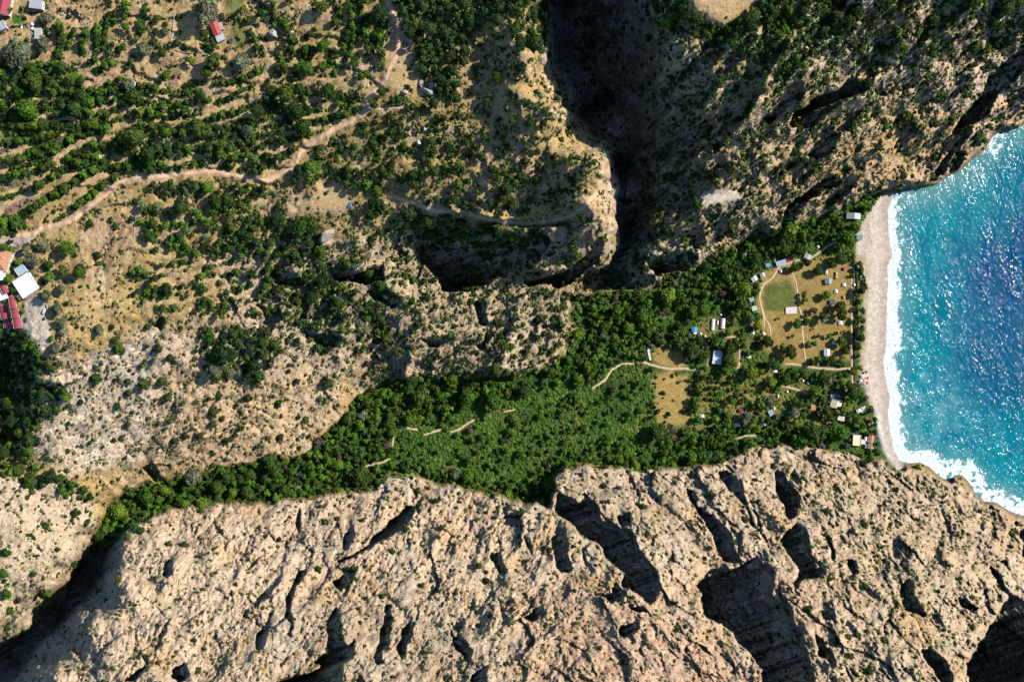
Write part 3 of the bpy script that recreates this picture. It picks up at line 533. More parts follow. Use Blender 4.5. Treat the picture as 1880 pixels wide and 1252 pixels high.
WC = mixc(WC, c3(.0,.10,.19), ss(fbm(U/40, V/70, 187, 3), 0, .5)*.6*t0*(1-t1)); WC = mixc(WC, c3(.20,.40,.42), milky)
msea, nt, b = new_mat('sea_water', .2, 0)
a1 = nd(nt, 'ShaderNodeAttribute', attribute_name='water'); a2 = nd(nt, 'ShaderNodeAttribute', attribute_name='foam'); geo = nd(nt, 'ShaderNodeNewGeometry')
m0 = nd(nt, 'ShaderNodeMapping'); m0.inputs['Rotation'].default_value = (0, 0, -math.radians(24)); nt.links.new(geo.outputs['Position'], m0.inputs['Vector']); mp = nd(nt, 'ShaderNodeMapping'); mp.inputs['Scale'].default_value = (1, .45, 1); nt.links.new(m0.outputs[0], mp.inputs['Vector'])
w1 = nd(nt, 'ShaderNodeTexNoise'); w1.inputs['Scale'].default_value = .33; w1.inputs['Detail'].default_value = 2.5; w1.inputs['Roughness'].default_value = .55; nt.links.new(mp.outputs[0], w1.inputs['Vector'])
w2 = nd(nt, 'ShaderNodeTexNoise'); w2.inputs['Scale'].default_value = .06; w2.inputs['Detail'].default_value = 2; nt.links.new(mp.outputs[0], w2.inputs['Vector'])
w3 = nd(nt, 'ShaderNodeMath', operation='MULTIPLY_ADD'); w3.inputs[1].default_value = 2.0; nt.links.new(w2.outputs['Fac'], w3.inputs[0]); nt.links.new(w1.outputs['Fac'], w3.inputs[2])
bp = nd(nt, 'ShaderNodeBump'); bp.inputs['Strength'].default_value = 1; nt.links.new(w3.outputs[0], bp.inputs['Height']); fi = nd(nt, 'ShaderNodeMapRange'); fi.inputs['To Min'].default_value = 3.0; fi.inputs['To Max'].default_value = .2; nt.links.new(a2.outputs['Fac'], fi.inputs['Value']); m9 = nd(nt, 'ShaderNodeMapping'); m9.inputs['Scale'].default_value = (.075, .017, 1); nt.links.new(geo.outputs['Position'], m9.inputs['Vector']); w9 = nd(nt, 'ShaderNodeTexNoise'); w9.inputs['Scale'].default_value = 1; w9.inputs['Detail'].default_value = 3; w9.inputs['Distortion'].default_value = .6; nt.links.new(m9.outputs[0], w9.inputs['Vector']); r9 = nd(nt, 'ShaderNodeMapRange'); r9.inputs['From Min'].default_value = .36; r9.inputs['From Max'].default_value = .62; r9.inputs['To Min'].default_value = .5; r9.inputs['To Max'].default_value = 1.7; nt.links.new(w9.outputs['Fac'], r9.inputs['Value']); x9 = nd(nt, 'ShaderNodeMath', operation='MULTIPLY'); nt.links.new(r9.outputs[0], x9.inputs[0]); nt.links.new(fi.outputs[0], x9.inputs[1]); nt.links.new(x9.outputs[0], bp.inputs['Distance'])
fn = nd(nt, 'ShaderNodeTexNoise'); fn.inputs['Scale'].default_value = .55; fn.inputs['Detail'].default_value = 6; fn.inputs['Roughness'].default_value = .7; nt.links.new(geo.outputs['Position'], fn.inputs['Vector'])
fm = nd(nt, 'ShaderNodeMath', operation='ADD'); nt.links.new(a2.outputs['Fac'], fm.inputs[0]); nt.links.new(fn.outputs['Fac'], fm.inputs[1])
fr = nd(nt, 'ShaderNodeMapRange', interpolation_type='SMOOTHSTEP'); fr.inputs['From Min'].default_value = .72; fr.inputs['From Max'].default_value = 1.12; nt.links.new(fm.outputs[0], fr.inputs['Value'])
gate = nd(nt, 'ShaderNodeMath', operation='MULTIPLY'); cl = nd(nt, 'ShaderNodeMapRange'); cl.inputs['From Min'].default_value = .0; cl.inputs['From Max'].default_value = .15; nt.links.new(a2.outputs['Fac'], cl.inputs['Value']); nt.links.new(cl.outputs[0], gate.inputs[0]); nt.links.new(fr.outputs[0], gate.inputs[1])
mx = nd(nt, 'ShaderNodeMix', data_type='RGBA'); nt.links.new(gate.outputs[0], mx.inputs[0]); nt.links.new(a1.outputs['Color'], mx.inputs[6]); fc = nd(nt, 'ShaderNodeMix', data_type='RGBA'); fc.inputs[6].default_value = (.40, .52, .53, 1); fc.inputs[7].default_value = (.80, .82, .82, 1); fq = nd(nt, 'ShaderNodeMapRange'); fq.inputs['From Min'].default_value = .38; fq.inputs['From Max'].default_value = .56; nt.links.new(fn.outputs['Fac'], fq.inputs['Value']); nt.links.new(fq.outputs[0], fc.inputs[0]); nt.links.new(fc.outputs[2], mx.inputs[7]); nt.links.new(mx.outputs[2], b.inputs['Base Color'])
rg_ = nd(nt, 'ShaderNodeBsdfGlossy'); rg_.inputs['Roughness'].default_value = .13; nt.links.new(bp.outputs[0], rg_.inputs['Normal'])
fz = nd(nt, 'ShaderNodeFresnel'); fz.inputs['IOR'].default_value = 1.35; nt.links.new(bp.outputs[0], fz.inputs['Normal'])
nf = nd(nt, 'ShaderNodeMath', operation='MULTIPLY'); iv = nd(nt, 'ShaderNodeMath', operation='SUBTRACT'); iv.inputs[0].default_value = 1; nt.links.new(gate.outputs[0], iv.inputs[1]); nt.links.new(iv.outputs[0], nf.inputs[0]); nt.links.new(fz.outputs[0], nf.inputs[1])
sx = nd(nt, 'ShaderNodeMixShader'); nt.links.new(nf.outputs[0], sx.inputs[0]); nt.links.new(b.outputs[0], sx.inputs[1]); nt.links.new(rg_.outputs[0], sx.inputs[2]); nt.links.new(sx.outputs[0], nt.nodes['Material Output'].inputs['Surface'])
rg = nd(nt, 'ShaderNodeMapRange'); rg.inputs['To Min'].default_value = .13; rg.inputs['To Max'].default_value = .9; nt.links.new(gate.outputs[0], rg.inputs['Value']); nt.links.new(rg.outputs[0], b.inputs['Roughness'])
b.inputs['IOR'].default_value = 1.34
sea = grid_part('sea', cell(SD) < 6, msea, Z=Zs, attrs={'water': WC.astype(np.float32), 'foam': foam.astype(np.float32)})
sea.data.polygons.foreach_set('use_smooth', np.ones(len(sea.data.polygons), bool))
# ------------------------------------------------------------------ foliage shapes
def ico():
    t = (1+5**.5)/2
    v = np.array([(-1,t,0),(1,t,0),(-1,-t,0),(1,-t,0),(0,-1,t),(0,1,t),(0,-1,-t),(0,1,-t),(t,0,-1),(t,0,1),(-t,0,-1),(-t,0,1)], np.float32)
    v /= np.linalg.norm(v[0])
    f = np.array([(0,11,5),(0,5,1),(0,1,7),(0,7,10),(0,10,11),(1,5,9),(5,11,4),(11,10,2),(10,7,6),(7,1,8),(3,9,4),(3,4,2),(3,2,6),(3,6,8),(3,8,9),(4,9,5),(2,4,11),(6,2,10),(8,6,7),(9,8,1)])
    return v, f
ICV, ICF = ico()
def crown(kind, nleaf, seed, leaf=.13, small=False):
    """unit crown (radius 1 in plan) as loose triangles: returns (verts n*3x3, tint n*3)"""
    r = np.random.default_rng(seed)
    K = {'pine': 9, 'oak': 8, 'bright': 8, 'olive': 9, 'bush': 5, 'purple': 5}[kind]
    if small: K = max(3, K//2)
    zs = {'pine': .85, 'oak': .72, 'bright': .75, 'olive': .62, 'bush': .6, 'purple': .6}[kind]
    cen = []; rad = []
    a0 = r.uniform(0, 6.28)
    for i in range(K):
        if i == 0: c = (r.uniform(-.12, .12), r.uniform(-.12, .12), .30*zs); q = r.uniform(.50, .62)
        else:
            a = a0+i*6.283/(K-1)+r.uniform(-.35, .35); d = r.uniform(.42, .74); c = (d*math.cos(a), d*math.sin(a), r.uniform(-.32, .28)*zs); q = r.uniform(.26, .44)
        cen.append(c); rad.append(q)
    cen = np.array(cen, np.float32); rad = np.array(rad, np.float32)
    w = rad**2; w /= w.sum(); k = r.choice(K, nleaf, p=w)
    d = r.normal(size=(nleaf, 3)).astype(np.float32); d[:, 2] = np.abs(d[:, 2])*.9-.25; d /= np.linalg.norm(d, axis=1)[:, None]
    p = cen[k]+d*rad[k][:, None]*r.uniform(.82, 1.16, nleaf)[:, None].astype(np.float32)*np.array((1, 1, zs*1.1), np.float32)
    ok = np.ones(nleaf, bool)
    for j in range(K):        # drop leaves buried in another lobe
        ok &= (np.linalg.norm((p-cen[j])/np.array((1, 1, zs*1.1), np.float32), axis=1) > rad[j]*.78) | (k == j)
    p, d, k = p[ok], d[ok], k[ok]; n = len(p)
    nrm = d+r.normal(size=(n, 3)).astype(np.float32)*.45; nrm /= np.linalg.norm(nrm, axis=1)[:, None]
    t = np.cross(nrm, r.normal(size=(n, 3))).astype(np.float32); t /= np.linalg.norm(t, axis=1)[:, None]+1e-6; b_ = np.cross(nrm, t)
    s = (leaf*r.uniform(.7, 1.5, n)).astype(np.float32)[:, None]
    tri = np.stack([p+t*s*1.25, p-t*s*.8+b_*s, p-t*s*.8-b_*s], 1)
    lt = r.uniform(.75, 1.3, K)[k]*r.uniform(.75, 1.25, n)
    core = []
    ct = []
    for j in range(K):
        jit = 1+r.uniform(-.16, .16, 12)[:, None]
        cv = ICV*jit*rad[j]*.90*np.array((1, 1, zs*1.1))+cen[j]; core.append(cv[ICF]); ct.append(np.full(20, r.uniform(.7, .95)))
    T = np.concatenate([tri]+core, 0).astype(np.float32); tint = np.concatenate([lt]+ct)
    return T, np.repeat(tint, 3).astype(np.float32)
KCOL = {'pine': (.036, .072, .017), 'oak': (.055, .102, .016), 'bright': (.082, .165, .016), 'olive': (.14, .16, .085), 'bush': (.045, .083, .018), 'purple': (.15, .085, .075)}
def leaf_mat(name, kind):
    m, nt, b = new_mat(name, .75, .18)
    at = nd(nt, 'ShaderNodeAttribute', attribute_name='tint'); oi = nd(nt, 'ShaderNodeObjectInfo')
    if kind:
        c = nd(nt, 'ShaderNodeRGB'); c.outputs[0].default_value = (*KCOL[kind], 1)
        hs = nd(nt, 'ShaderNodeHueSaturation'); r1 = nd(nt, 'ShaderNodeMapRange'); r1.inputs['To Min'].default_value = .465; r1.inputs['To Max'].default_value = .52; nt.links.new(oi.outputs['Random'], r1.inputs[0]); nt.links.new(r1.outputs[0], hs.inputs['Hue'])
        r2 = nd(nt, 'ShaderNodeMapRange'); r2.inputs['To Min'].default_value = 1.3; r2.inputs['To Max'].default_value = .7; nt.links.new(oi.outputs['Random'], r2.inputs[0]); nt.links.new(r2.outputs[0], hs.inputs['Value']); nt.links.new(c.outputs[0], hs.inputs['Color'])
        mm = nd(nt, 'ShaderNodeMix', data_type='RGBA', blend_type='MULTIPLY'); mm.inputs[0].default_value = 1; nt.links.new(hs.outputs[0], mm.inputs[6]); nt.links.new(at.outputs['Color'], mm.inputs[7]); src = mm.outputs[2]
    else: src = at.outputs['Color']
    nt.links.new(src, b.inputs['Base Color'])
    tr = nd(nt, 'ShaderNodeBsdfTranslucent'); nt.links.new(src, tr.inputs[0]); mxs = nd(nt, 'ShaderNodeMixShader'); mxs.inputs[0].default_value = .22
    out = nt.nodes['Material Output']; nt.links.new(b.outputs[0], mxs.inputs[1]); nt.links.new(tr.outputs[0], mxs.inputs[2]); nt.links.new(mxs.outputs[0], out.inputs['Surface'])
    return m
LM = {k: leaf_mat(k+'_leaves', k) for k in KCOL}; LM['any'] = leaf_mat('mixed_leaves', None)
BARK = plain('bark', (.16, .115, .08), .9, .3, 3); BARKG = plain('grey_bark', (.26, .23, .19), .9, .3, 3)
def tube(path, rads, n=6):
    """vertices and quads of a tapering tube"""
    vs = []; fs = []
    for i, (p, r_) in enumerate(zip(path, rads)):
        p = Vector(p); d = (Vector(path[min(i+1, len(path)-1)])-Vector(path[max(i-1, 0)])).normalized()
        x = d.orthogonal().normalized(); y = d.cross(x)
        for k in range(n): a = k*6.28318/n; vs.append(p+(x*math.cos(a)+y*math.sin(a))*r_)
    for i in range(len(path)-1):
        for k in range(n): fs.append((i*n+k, i*n+(k+1) % n, (i+1)*n+(k+1) % n, (i+1)*n+k))
    fs.append(tuple(range(n))[::-1]); fs.append(tuple(range((len(path)-1)*n, len(path)*n))); return vs, fs
def mesh_py(name, vs, fs, mat):
    me = bpy.data.meshes.new(name); me.from_pydata([tuple(v) for v in vs], [], fs); me.materials.append(mat); me.update(); return me
def trunk_mesh(kind, seed):
    r = random.Random(seed); V_, F_ = [], []
    def add(v, f):
        o = len(V_); V_.extend(v); F_.extend([tuple(i+o for i in q_) for q_ in f])
    top = -.05
    add(*tube([(0,0,-1.25),(r.uniform(-.03,.03),r.uniform(-.03,.03),-.8),(r.uniform(-.06,.06),r.uniform(-.06,.06),-.4),(0,0,top)], [.11,.085,.07,.04], 7))
    for k in range(5):
        a = k*1.257+r.uniform(-.3, .3); d = r.uniform(.45, .7); z = r.uniform(-.1, .25)
        add(*tube([(0,0,-.55+k*.05),(d*.45*math.cos(a),d*.45*math.sin(a),-.3),(d*math.cos(a),d*math.sin(a),z)], [.05,.035,.015], 5))
    return mesh_py('trunk', V_, F_, BARKG if kind == 'olive' else BARK)
def crown_mesh(kind, seed, n, leaf):
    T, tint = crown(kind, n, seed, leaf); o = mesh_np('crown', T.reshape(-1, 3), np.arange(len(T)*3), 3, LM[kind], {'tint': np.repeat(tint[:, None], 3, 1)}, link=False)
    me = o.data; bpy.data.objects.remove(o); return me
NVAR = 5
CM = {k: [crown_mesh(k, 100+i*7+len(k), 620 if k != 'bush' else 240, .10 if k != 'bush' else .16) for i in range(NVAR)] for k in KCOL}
TM = {k: [trunk_mesh(k, i) for i in range(2)] for k in KCOL}
HGT = {'pine': 1.45, 'oak': 1.2, 'bright': 1.2, 'olive': 1.05, 'bush': .42, 'purple': .9}     # crown centre above ground, in crown radii

# ------------------------------------------------------------------ where the vegetation stands
GS = 3.0
gu = np.arange(-66, 1950, GS); gv = np.arange(-66, 1320, GS); GU, GV = np.meshgrid(gu, gv)
DEN = np.full(GU.shape, .0012); SIZ = np.full(GU.shape, 4.2); MIX = np.zeros(GU.shape, int)
gwu = samp(WU, GU, GV); gwv = samp(WV, GU, GV)
def inside(pts, x, y):
    P = np.array(pts, float); r = np.zeros(x.shape, bool); n = len(P)
    for k in range(n):
        a, b = P[k], P[(k+1) % n]; c = (a[1] > y) != (b[1] > y)
        r ^= c & (x < a[0]+(y-a[1])*(b[0]-a[0])/((b[1]-a[1]) or 1e-9))
    return r
MIXES = [[('bush', 1)], [('oak', .5), ('bush', .2), ('bright', .2), ('pine', .1)], [('pine', .8), ('oak', .2)], [('bright', .5), ('oak', .44), ('purple', .01), ('olive', .05)], [('oak', .5), ('bright', .3), ('olive', .2)],
         [('bright', .75), ('bush', .235), ('purple', .015)], [('oak', .45), ('pine', .35), ('olive', .2)], [('bush', .6), ('oak', .4)], [('olive', .8), ('oak', .2)], [('pine', .35), ('oak', .5), ('bright', .15)]]
def zone(den, siz, mix, pts):
    m = inside(pts, GU+gwu, GV+gwv); DEN[m] = den; SIZ[m] = siz; MIX[m] = mix
B_ = CLIFFS
zone(.0009, 3.6, 0, B_[0][0]); zone(.0022, 4.0, 0, B_[1][0]); zone(.0016, 5.4, 0, B_[2][0]); zone(.0066, 5.4, 7, B_[3][0]); zone(.0085, 5.2, 7, B_[4][0]); zone(.004, 5, 0, [(1000,-60),(1200,-60),(1220,260),(1150,420),(1040,200)])
zone(.0035, 4.2, 0, [(0,-60),(500,-60),(505,110),(470,150),(400,180),(330,160),(250,150),(180,160),(140,125),(60,115),(0,80)])
zone(.023, 9.8, 1, [(-66,112),(60,120),(100,116),(135,122),(160,150),(180,162),(215,140),(250,150),(300,158),(330,150),(345,165),(400,182),(480,172),(510,140),(560,130),(620,120),(700,60),(705,140),(690,165),(668,200),(640,215),(560,262),(520,302),(470,318),(400,308),(340,305),(240,325),(190,335),(150,320),(120,300),(60,300),(-66,330)])
zone(.0, 6, 1, [(-66,228),(60,226),(110,240),(140,262),(118,300),(110,345),(60,400),(-66,430)])
zone(.016, 7.5, 1, [(480,-60),(700,-60),(712,60),(700,140),(560,140),(500,110),(480,40)])
zone(.0125, 7.5, 1, [(500,60),(700,60),(700,150),(660,200),(560,200),(500,150)]); zone(.005, 6, 7, [(490,-60),(640,-60),(640,60),(600,80),(500,60)])
zone(.021, 10.5, 2, [(722,-60),(1002,-60),(1006,50),(995,98),(965,85),(905,25),(878,60),(888,130),(885,185),(820,195),(780,165),(765,100),(745,50),(722,20)])
zone(.0058, 5.2, 7, [(860,60),(960,85),(1030,160),(1040,200),(1120,280),(1110,360),(1020,400),(900,400),(850,300),(840,200)])
zone(.0115, 5.6, 7, [(640,215),(700,200),(800,210),(870,200),(870,280),(840,300),(740,290),(600,300),(560,290)])
zone(.0118, 7.4, 9, [(480,330),(600,290),(700,290),(760,270),(880,290),(960,310),(1000,340),(960,375),(880,385),(780,370),(720,350),(700,360),(740,420),(720,440),(660,400),(680,350),(600,335)])
zone(.017, 9, 9, [(740,385),(880,395),(1000,430),(980,470),(860,450),(790,450),(760,420)])
zone(.0145, 8, 9, [(270,335),(330,322),(420,332),(500,345),(470,375),(540,400),(600,420),(600,470),(560,500),(480,490),(420,470),(430,440),(380,360),(300,370)])
zone(.0135, 8.5, 4, [(250,380),(330,370),(400,390),(440,440),(420,500),(340,520),(280,480),(250,450)])
zone(.0132, 7, 9, [(240,500),(330,490),(430,490),(520,500),(560,540),(520,570),(460,580),(400,580),(300,570),(250,550)])
zone(.014, 7, 6, [(480,500),(640,470),(720,520),(700,620),(560,600),(480,570)])
zone(.018, 9, 6, [(370,600),(460,600),(520,640),(480,690),(380,690)])
zone(.020, 9.5, 9, [(-66,590),(60,605),(75,700),(130,720),(110,745),(60,790),(60,850),(130,880),(170,910),(150,925),(90,895),(0,870),(-66,860)])
zone(.02, 9, 9, [(1180,-60),(1262,-60),(1262,15),(1330,55),(1375,20),(1460,-60),(1600,-60),(1560,60),(1440,150),(1400,130),(1340,80),(1240,60),(1190,40)])
zone(.012, 8, 9, [(1560,-60),(1900,-60),(1900,80),(1700,110),(1560,100)])
zone(.0045, 4.5, 0, [(1500,290),(1610,235),(1755,260),(1740,310),(1560,350)])
zone(.0001, 3.5, 0, [(1280,366),(1300,348),(1352,346),(1364,362),(1330,376),(1286,380)]); zone(.0004, 5, 0, [(595,340),(640,338),(652,375),(620,392),(560,398),(520,390)])
VAn = samp(VAL, GU, GV) > .5
DEN[VAn] = .006; SIZ[VAn] = 6; MIX[VAn] = 4
zone(.021, 9.5, 3, [(540,835),(600,800),(640,750),(700,700),(790,690),(870,700),(970,712),(900,735),(800,765),(722,778),(728,815),(705,850),(690,900),(600,908),(560,916),(400,925),(330,925),(240,962),(200,1010),(170,1000),(188,950),(260,890),(330,880),(440,855)])
zone(.0052, 5.0, 5, [(722,782),(800,768),(900,738),(1010,700),(1100,720),(1200,700),(1215,800),(1310,800),(1380,822),(1320,848),(1200,864),(1060,852),(1020,868),(1005,920),(960,920),(870,898),(765,868),(705,850),(728,815)])
zone(.018, 7.5, 3, [(700,850),(765,868),(870,898),(960,922),(1005,922),(1020,868),(1060,850),(1200,862),(1320,850),(1380,822),(1370,808),(1200,845),(1060,835),(1000,845),(960,890),(870,875),(770,850)])
zone(.014, 7.5, 3, [(1050,540),(1120,534),(1190,530),(1210,560),(1200,640),(1190,662),(1120,680),(1080,700),(1030,705),(980,690),(1040,640)])
zone(.0185, 8.5, 3, [(1210,505),(1260,498),(1310,470),(1390,430),(1500,405),(1560,372),(1612,362),(1588,400),(1572,440),(1500,450),(1430,480),(1390,500),(1392,540),(1395,600),(1340,580),(1270,580),(1210,560)])
zone(.0012, 5, 4, [(1395,500),(1430,485),(1560,470),(1566,600),(1540,660),(1440,668),(1400,640)])
zone(.0, 6, 4, [(1397,512),(1420,500),(1450,505),(1468,570),(1405,580)])
zone(.014, 8, 4, [(1200,600),(1290,615),(1380,620),(1350,680),(1290,675),(1255,640),(1200,640)])
zone(.0035, 3.2, 0, [(1196,690),(1265,690),(1264,775),(1213,797)]); zone(.003, 3.2, 0, [(1192,645),(1255,645),(1262,672),(1200,668)])
zone(.006, 5, 4, [(1270,690),(1410,690),(1400,740),(1320,775),(1270,770)])
zone(.0128, 8, 4, [(1380,665),(1570,665),(1590,700),(1600,760),(1610,830),(1520,826),(1450,812),(1380,818),(1200,800),(1270,780),(1400,740)])
zone(.02, 8, 3, [(1210,800),(1280,785),(1420,770),(1500,790),(1510,820),(1450,814),(1380,820),(1300,820),(1220,830)])
zone(.012, 6.5, 4, [(1566,470),(1592,520),(1592,560),(1580,620),(1588,680),(1600,760),(1566,760)])
rsr = samp(RISER, GU, GV); tw_ = samp(np.maximum(TW, TH), GU, GV); DEN = np.where((DEN > 0) & (DEN < .013), DEN*(1-.55*tw_)+rsr*.006, DEN*(1-.25*tw_*(1-rsr)))
DEN[samp(BCH2, GU, GV) > .4] = 0; DEN[samp(SD, GU, GV) < 5] = 0
KEEP = np.clip(1-samp(CLR, GU, GV)*1.3, 0, 1); DEN = DEN*KEEP
NOGO = []          # (u, v, r) kept free for buildings and the like
NOGO = [(3,478,16),(47,524,20),(38,496,8),(0,505,10),(3,543,9),(10,14,20),(64,8,15),(70,62,9),(58,55,14),(38,50,4),(396,53,12),(404,69,8),(425,74,6),(1317,656,10),(1567,397,11),(1442,480,12),(1483,471,5),(1535,741,8),(1574,808,9),(1585,811,5),(1599,811,9),(1578,436,5),(1544,768,5),(1493,748,5),
 (8,573,14),(28,583,18),(14,595,9),(23,555,9),(1318,594,16),(1275,606,7),(1535,726,7),(1581,753,8),(1452,570,12),(1590,696,12),(1600,776,9),(783,162,16),(742,169,6),(768,263,7),(604,431,16),(502,62,9),(72,610,16),(65,570,16),(81,571,5),(780,238,5),(1521,516,6),(1518,647,6),(1191,649,5),(1290,612,8),(131,392,5),(642,376,5)]
NOGO += [(a, b, 4.5) for a, b in [(1502,453),(1534,453),(1433,498),(1517,499),(1535,506),(1550,523),(1535,535),(1549,546),(1549,494),(1530,569),(1543,593),(1531,629),(1423,682),(1474,699),(1445,719),(1428,727),(1421,750),(1416,758),(1401,779),(1289,764),(1354,780),(1382,611),(1402,613),(1323,578),(1220,581),(1360,752),(1385,512),(1400,505),(1385,566),(1380,550),(1528,554),(1410,487),(1422,476),(1375,656),(1483,703),(1568,523),(1557,833)]]
def near_nogo(u, v, r):
    for a, b, c in NOGO:
        if abs(u-a) < c+r and abs(v-b) < c+r and math.hypot(u-a, v-b) < c+r*.8: return True
    return False
HAND = """33,98,27,olive 86,33,13,olive 76,80,13,olive 380,19,25,olive 444,114,17,olive 289,35,9,oak 264,91,15,olive 298,98,11,oak 286,58,8,oak 303,58,8,olive 447,16,7,bright 470,89,8,oak 390,112,14,oak 351,112,9,bright 381,134,12,oak 338,83,4,bush 374,62,8,oak 457,35,7,oak 472,14,4,bush 418,91,6,olive 305,138,10,bright 226,86,8,oak 230,50,9,bright 17,20,7,oak
559,125,15,bright 551,165,14,oak 602,168,14,oak 615,42,9,oak 592,13,14,oak 696,21,14,pine 235,155,14,olive 545,205,17,oak 556,235,16,oak 455,240,13,olive 910,140,12,oak 792,260,9,oak 797,190,11,pine 700,170,9,oak
79,451,11,olive 62,479,12,olive 84,544,12,olive 112,532,10,olive 105,567,11,olive 112,593,10,olive 114,609,7,olive 100,639,11,olive 127,634,7,olive 46,458,9,olive 90,486,11,oak 90,509,11,bright 116,498,11,oak 144,500,14,oak 123,456,14,bright 16,512,9,bright 42,572,5,bright 23,532,8,oak 35,545,7,olive 148,527,4,bush 32,481,7,bright 81,585,4,bush 95,621,6,bright 51,611,7,olive 7,453,9,bright 21,461,8,bright 181,605,11,olive 216,638,10,bright
1517,542,9,bright 1477,550,7,bright 1523,573,7,bright 1500,498,10,oak 1460,492,9,oak 1483,482,8,oak 1542,475,12,oak 1527,485,10,oak 1544,563,12,oak 1544,578,11,oak 1463,594,9,bright 1479,590,8,oak 1582,532,9,pine 1575,586,8,pine 1450,646,13,oak 1522,617,6,bright 1483,631,6,bright 1495,631,6,bright 1566,719,17,oak 1545,702,9,bright 1477,686,13,oak 1512,688,12,oak 1421,669,14,oak 1417,702,11,bright 1493,796,22,oak 1518,756,12,oak 1574,611,10,pine 1579,620,9,pine 1545,627,10,bright 1552,644,8,oak 1572,636,9,pine 1566,683,8,oak 1529,661,9,oak 1543,664,7,bright
1390,599,9,bright 1338,610,8,bright 1284,624,9,oak 1313,624,10,oak 1294,651,12,oak 1269,641,17,oak 1338,641,13,oak 1340,662,13,oak 1334,682,12,bright 1379,684,15,bright 1408,628,11,oak 1350,628,8,oak 1219,570,7,oak 1206,625,9,oak 1190,612,9,bright
268,912,16,bright 218,939,17,bright 188,996,13,bright 302,899,12,bright 339,926,11,bright 292,919,9,bright 235,983,7,bright 258,973,8,oak 180,1084,7,bright 216,1067,7,oak 340,893,10,bright 428,905,10,bright 15,1120,10,oak 7,1053,9,bright 22,1135,9,olive 134,1033,8,oak 96,1110,8,olive 87,1087,10,bright 12,1090,9,bright
1606,770,6,pine 1607,780,5,pine 1606,793,6,pine 1610,815,6,pine 1608,828,7,pine 1600,842,8,bright"""
HBUSH = """69,1105,6 60,1053,7 84,966,7 158,959,8 369,939,8 339,1000,8 369,1020,6 309,1000,8 258,1047,6 433,1073,5 1586,966,8 1618,1003,6 1650,872,6 1685,859,8 1521,1063,8 1591,1078,6 1556,1169,8 1537,1177,7 1623,1177,8 1595,1231,10 1484,909,5 1484,1117,8 1799,939,6 1858,983,7 1784,1097,6 1516,1006,6 1591,1160,7 1524,1135,6 1652,963,6
1306,907,8 1287,933,8 1322,996,7 1180,902,6 1180,931,8 1116,922,6 1108,892,6 957,943,10 968,1030,6 1267,1028,5 1136,896,7 1009,1010,6 1369,956,7 1002,1147,6 1188,983,7 1161,1097,6 1111,859,9 1294,1025,5
710,916,6 767,902,8 800,921,8 596,959,9 665,956,7 512,990,6 648,1045,11 584,1045,8 653,1065,6 701,1095,6 774,1075,7 879,1038,7 720,1013,8 643,911,5 769,929,7 490,1067,5 806,1085,5 661,1115,4 728,1176,4 713,1159,6 400,726,10 391,757,12 390,778,8 455,730,10 365,800,8 340,800,8 510,740,9 405,800,6 270,600,8 290,640,9 235,700,7 265,705,12 295,700,13 215,640,9 545,590,9 490,610,12 560,770,9 545,700,7 1000,205,8 998,225,9 975,225,10 1040,245,8 1030,257,7 960,120,8 985,170,8 1060,290,7 1108,240,7 1090,245,8 1070,400,9 1050,330,9 1030,350,8"""
trees = [(float(a), float(b), float(c), d, 2) for a, b, c, d in (t.split(',') for t in HAND.split())]
trees += [(float(a), float(b), float(c), 'bush', 2) for a, b, c in (t.split(',') for t in HBUSH.split())]
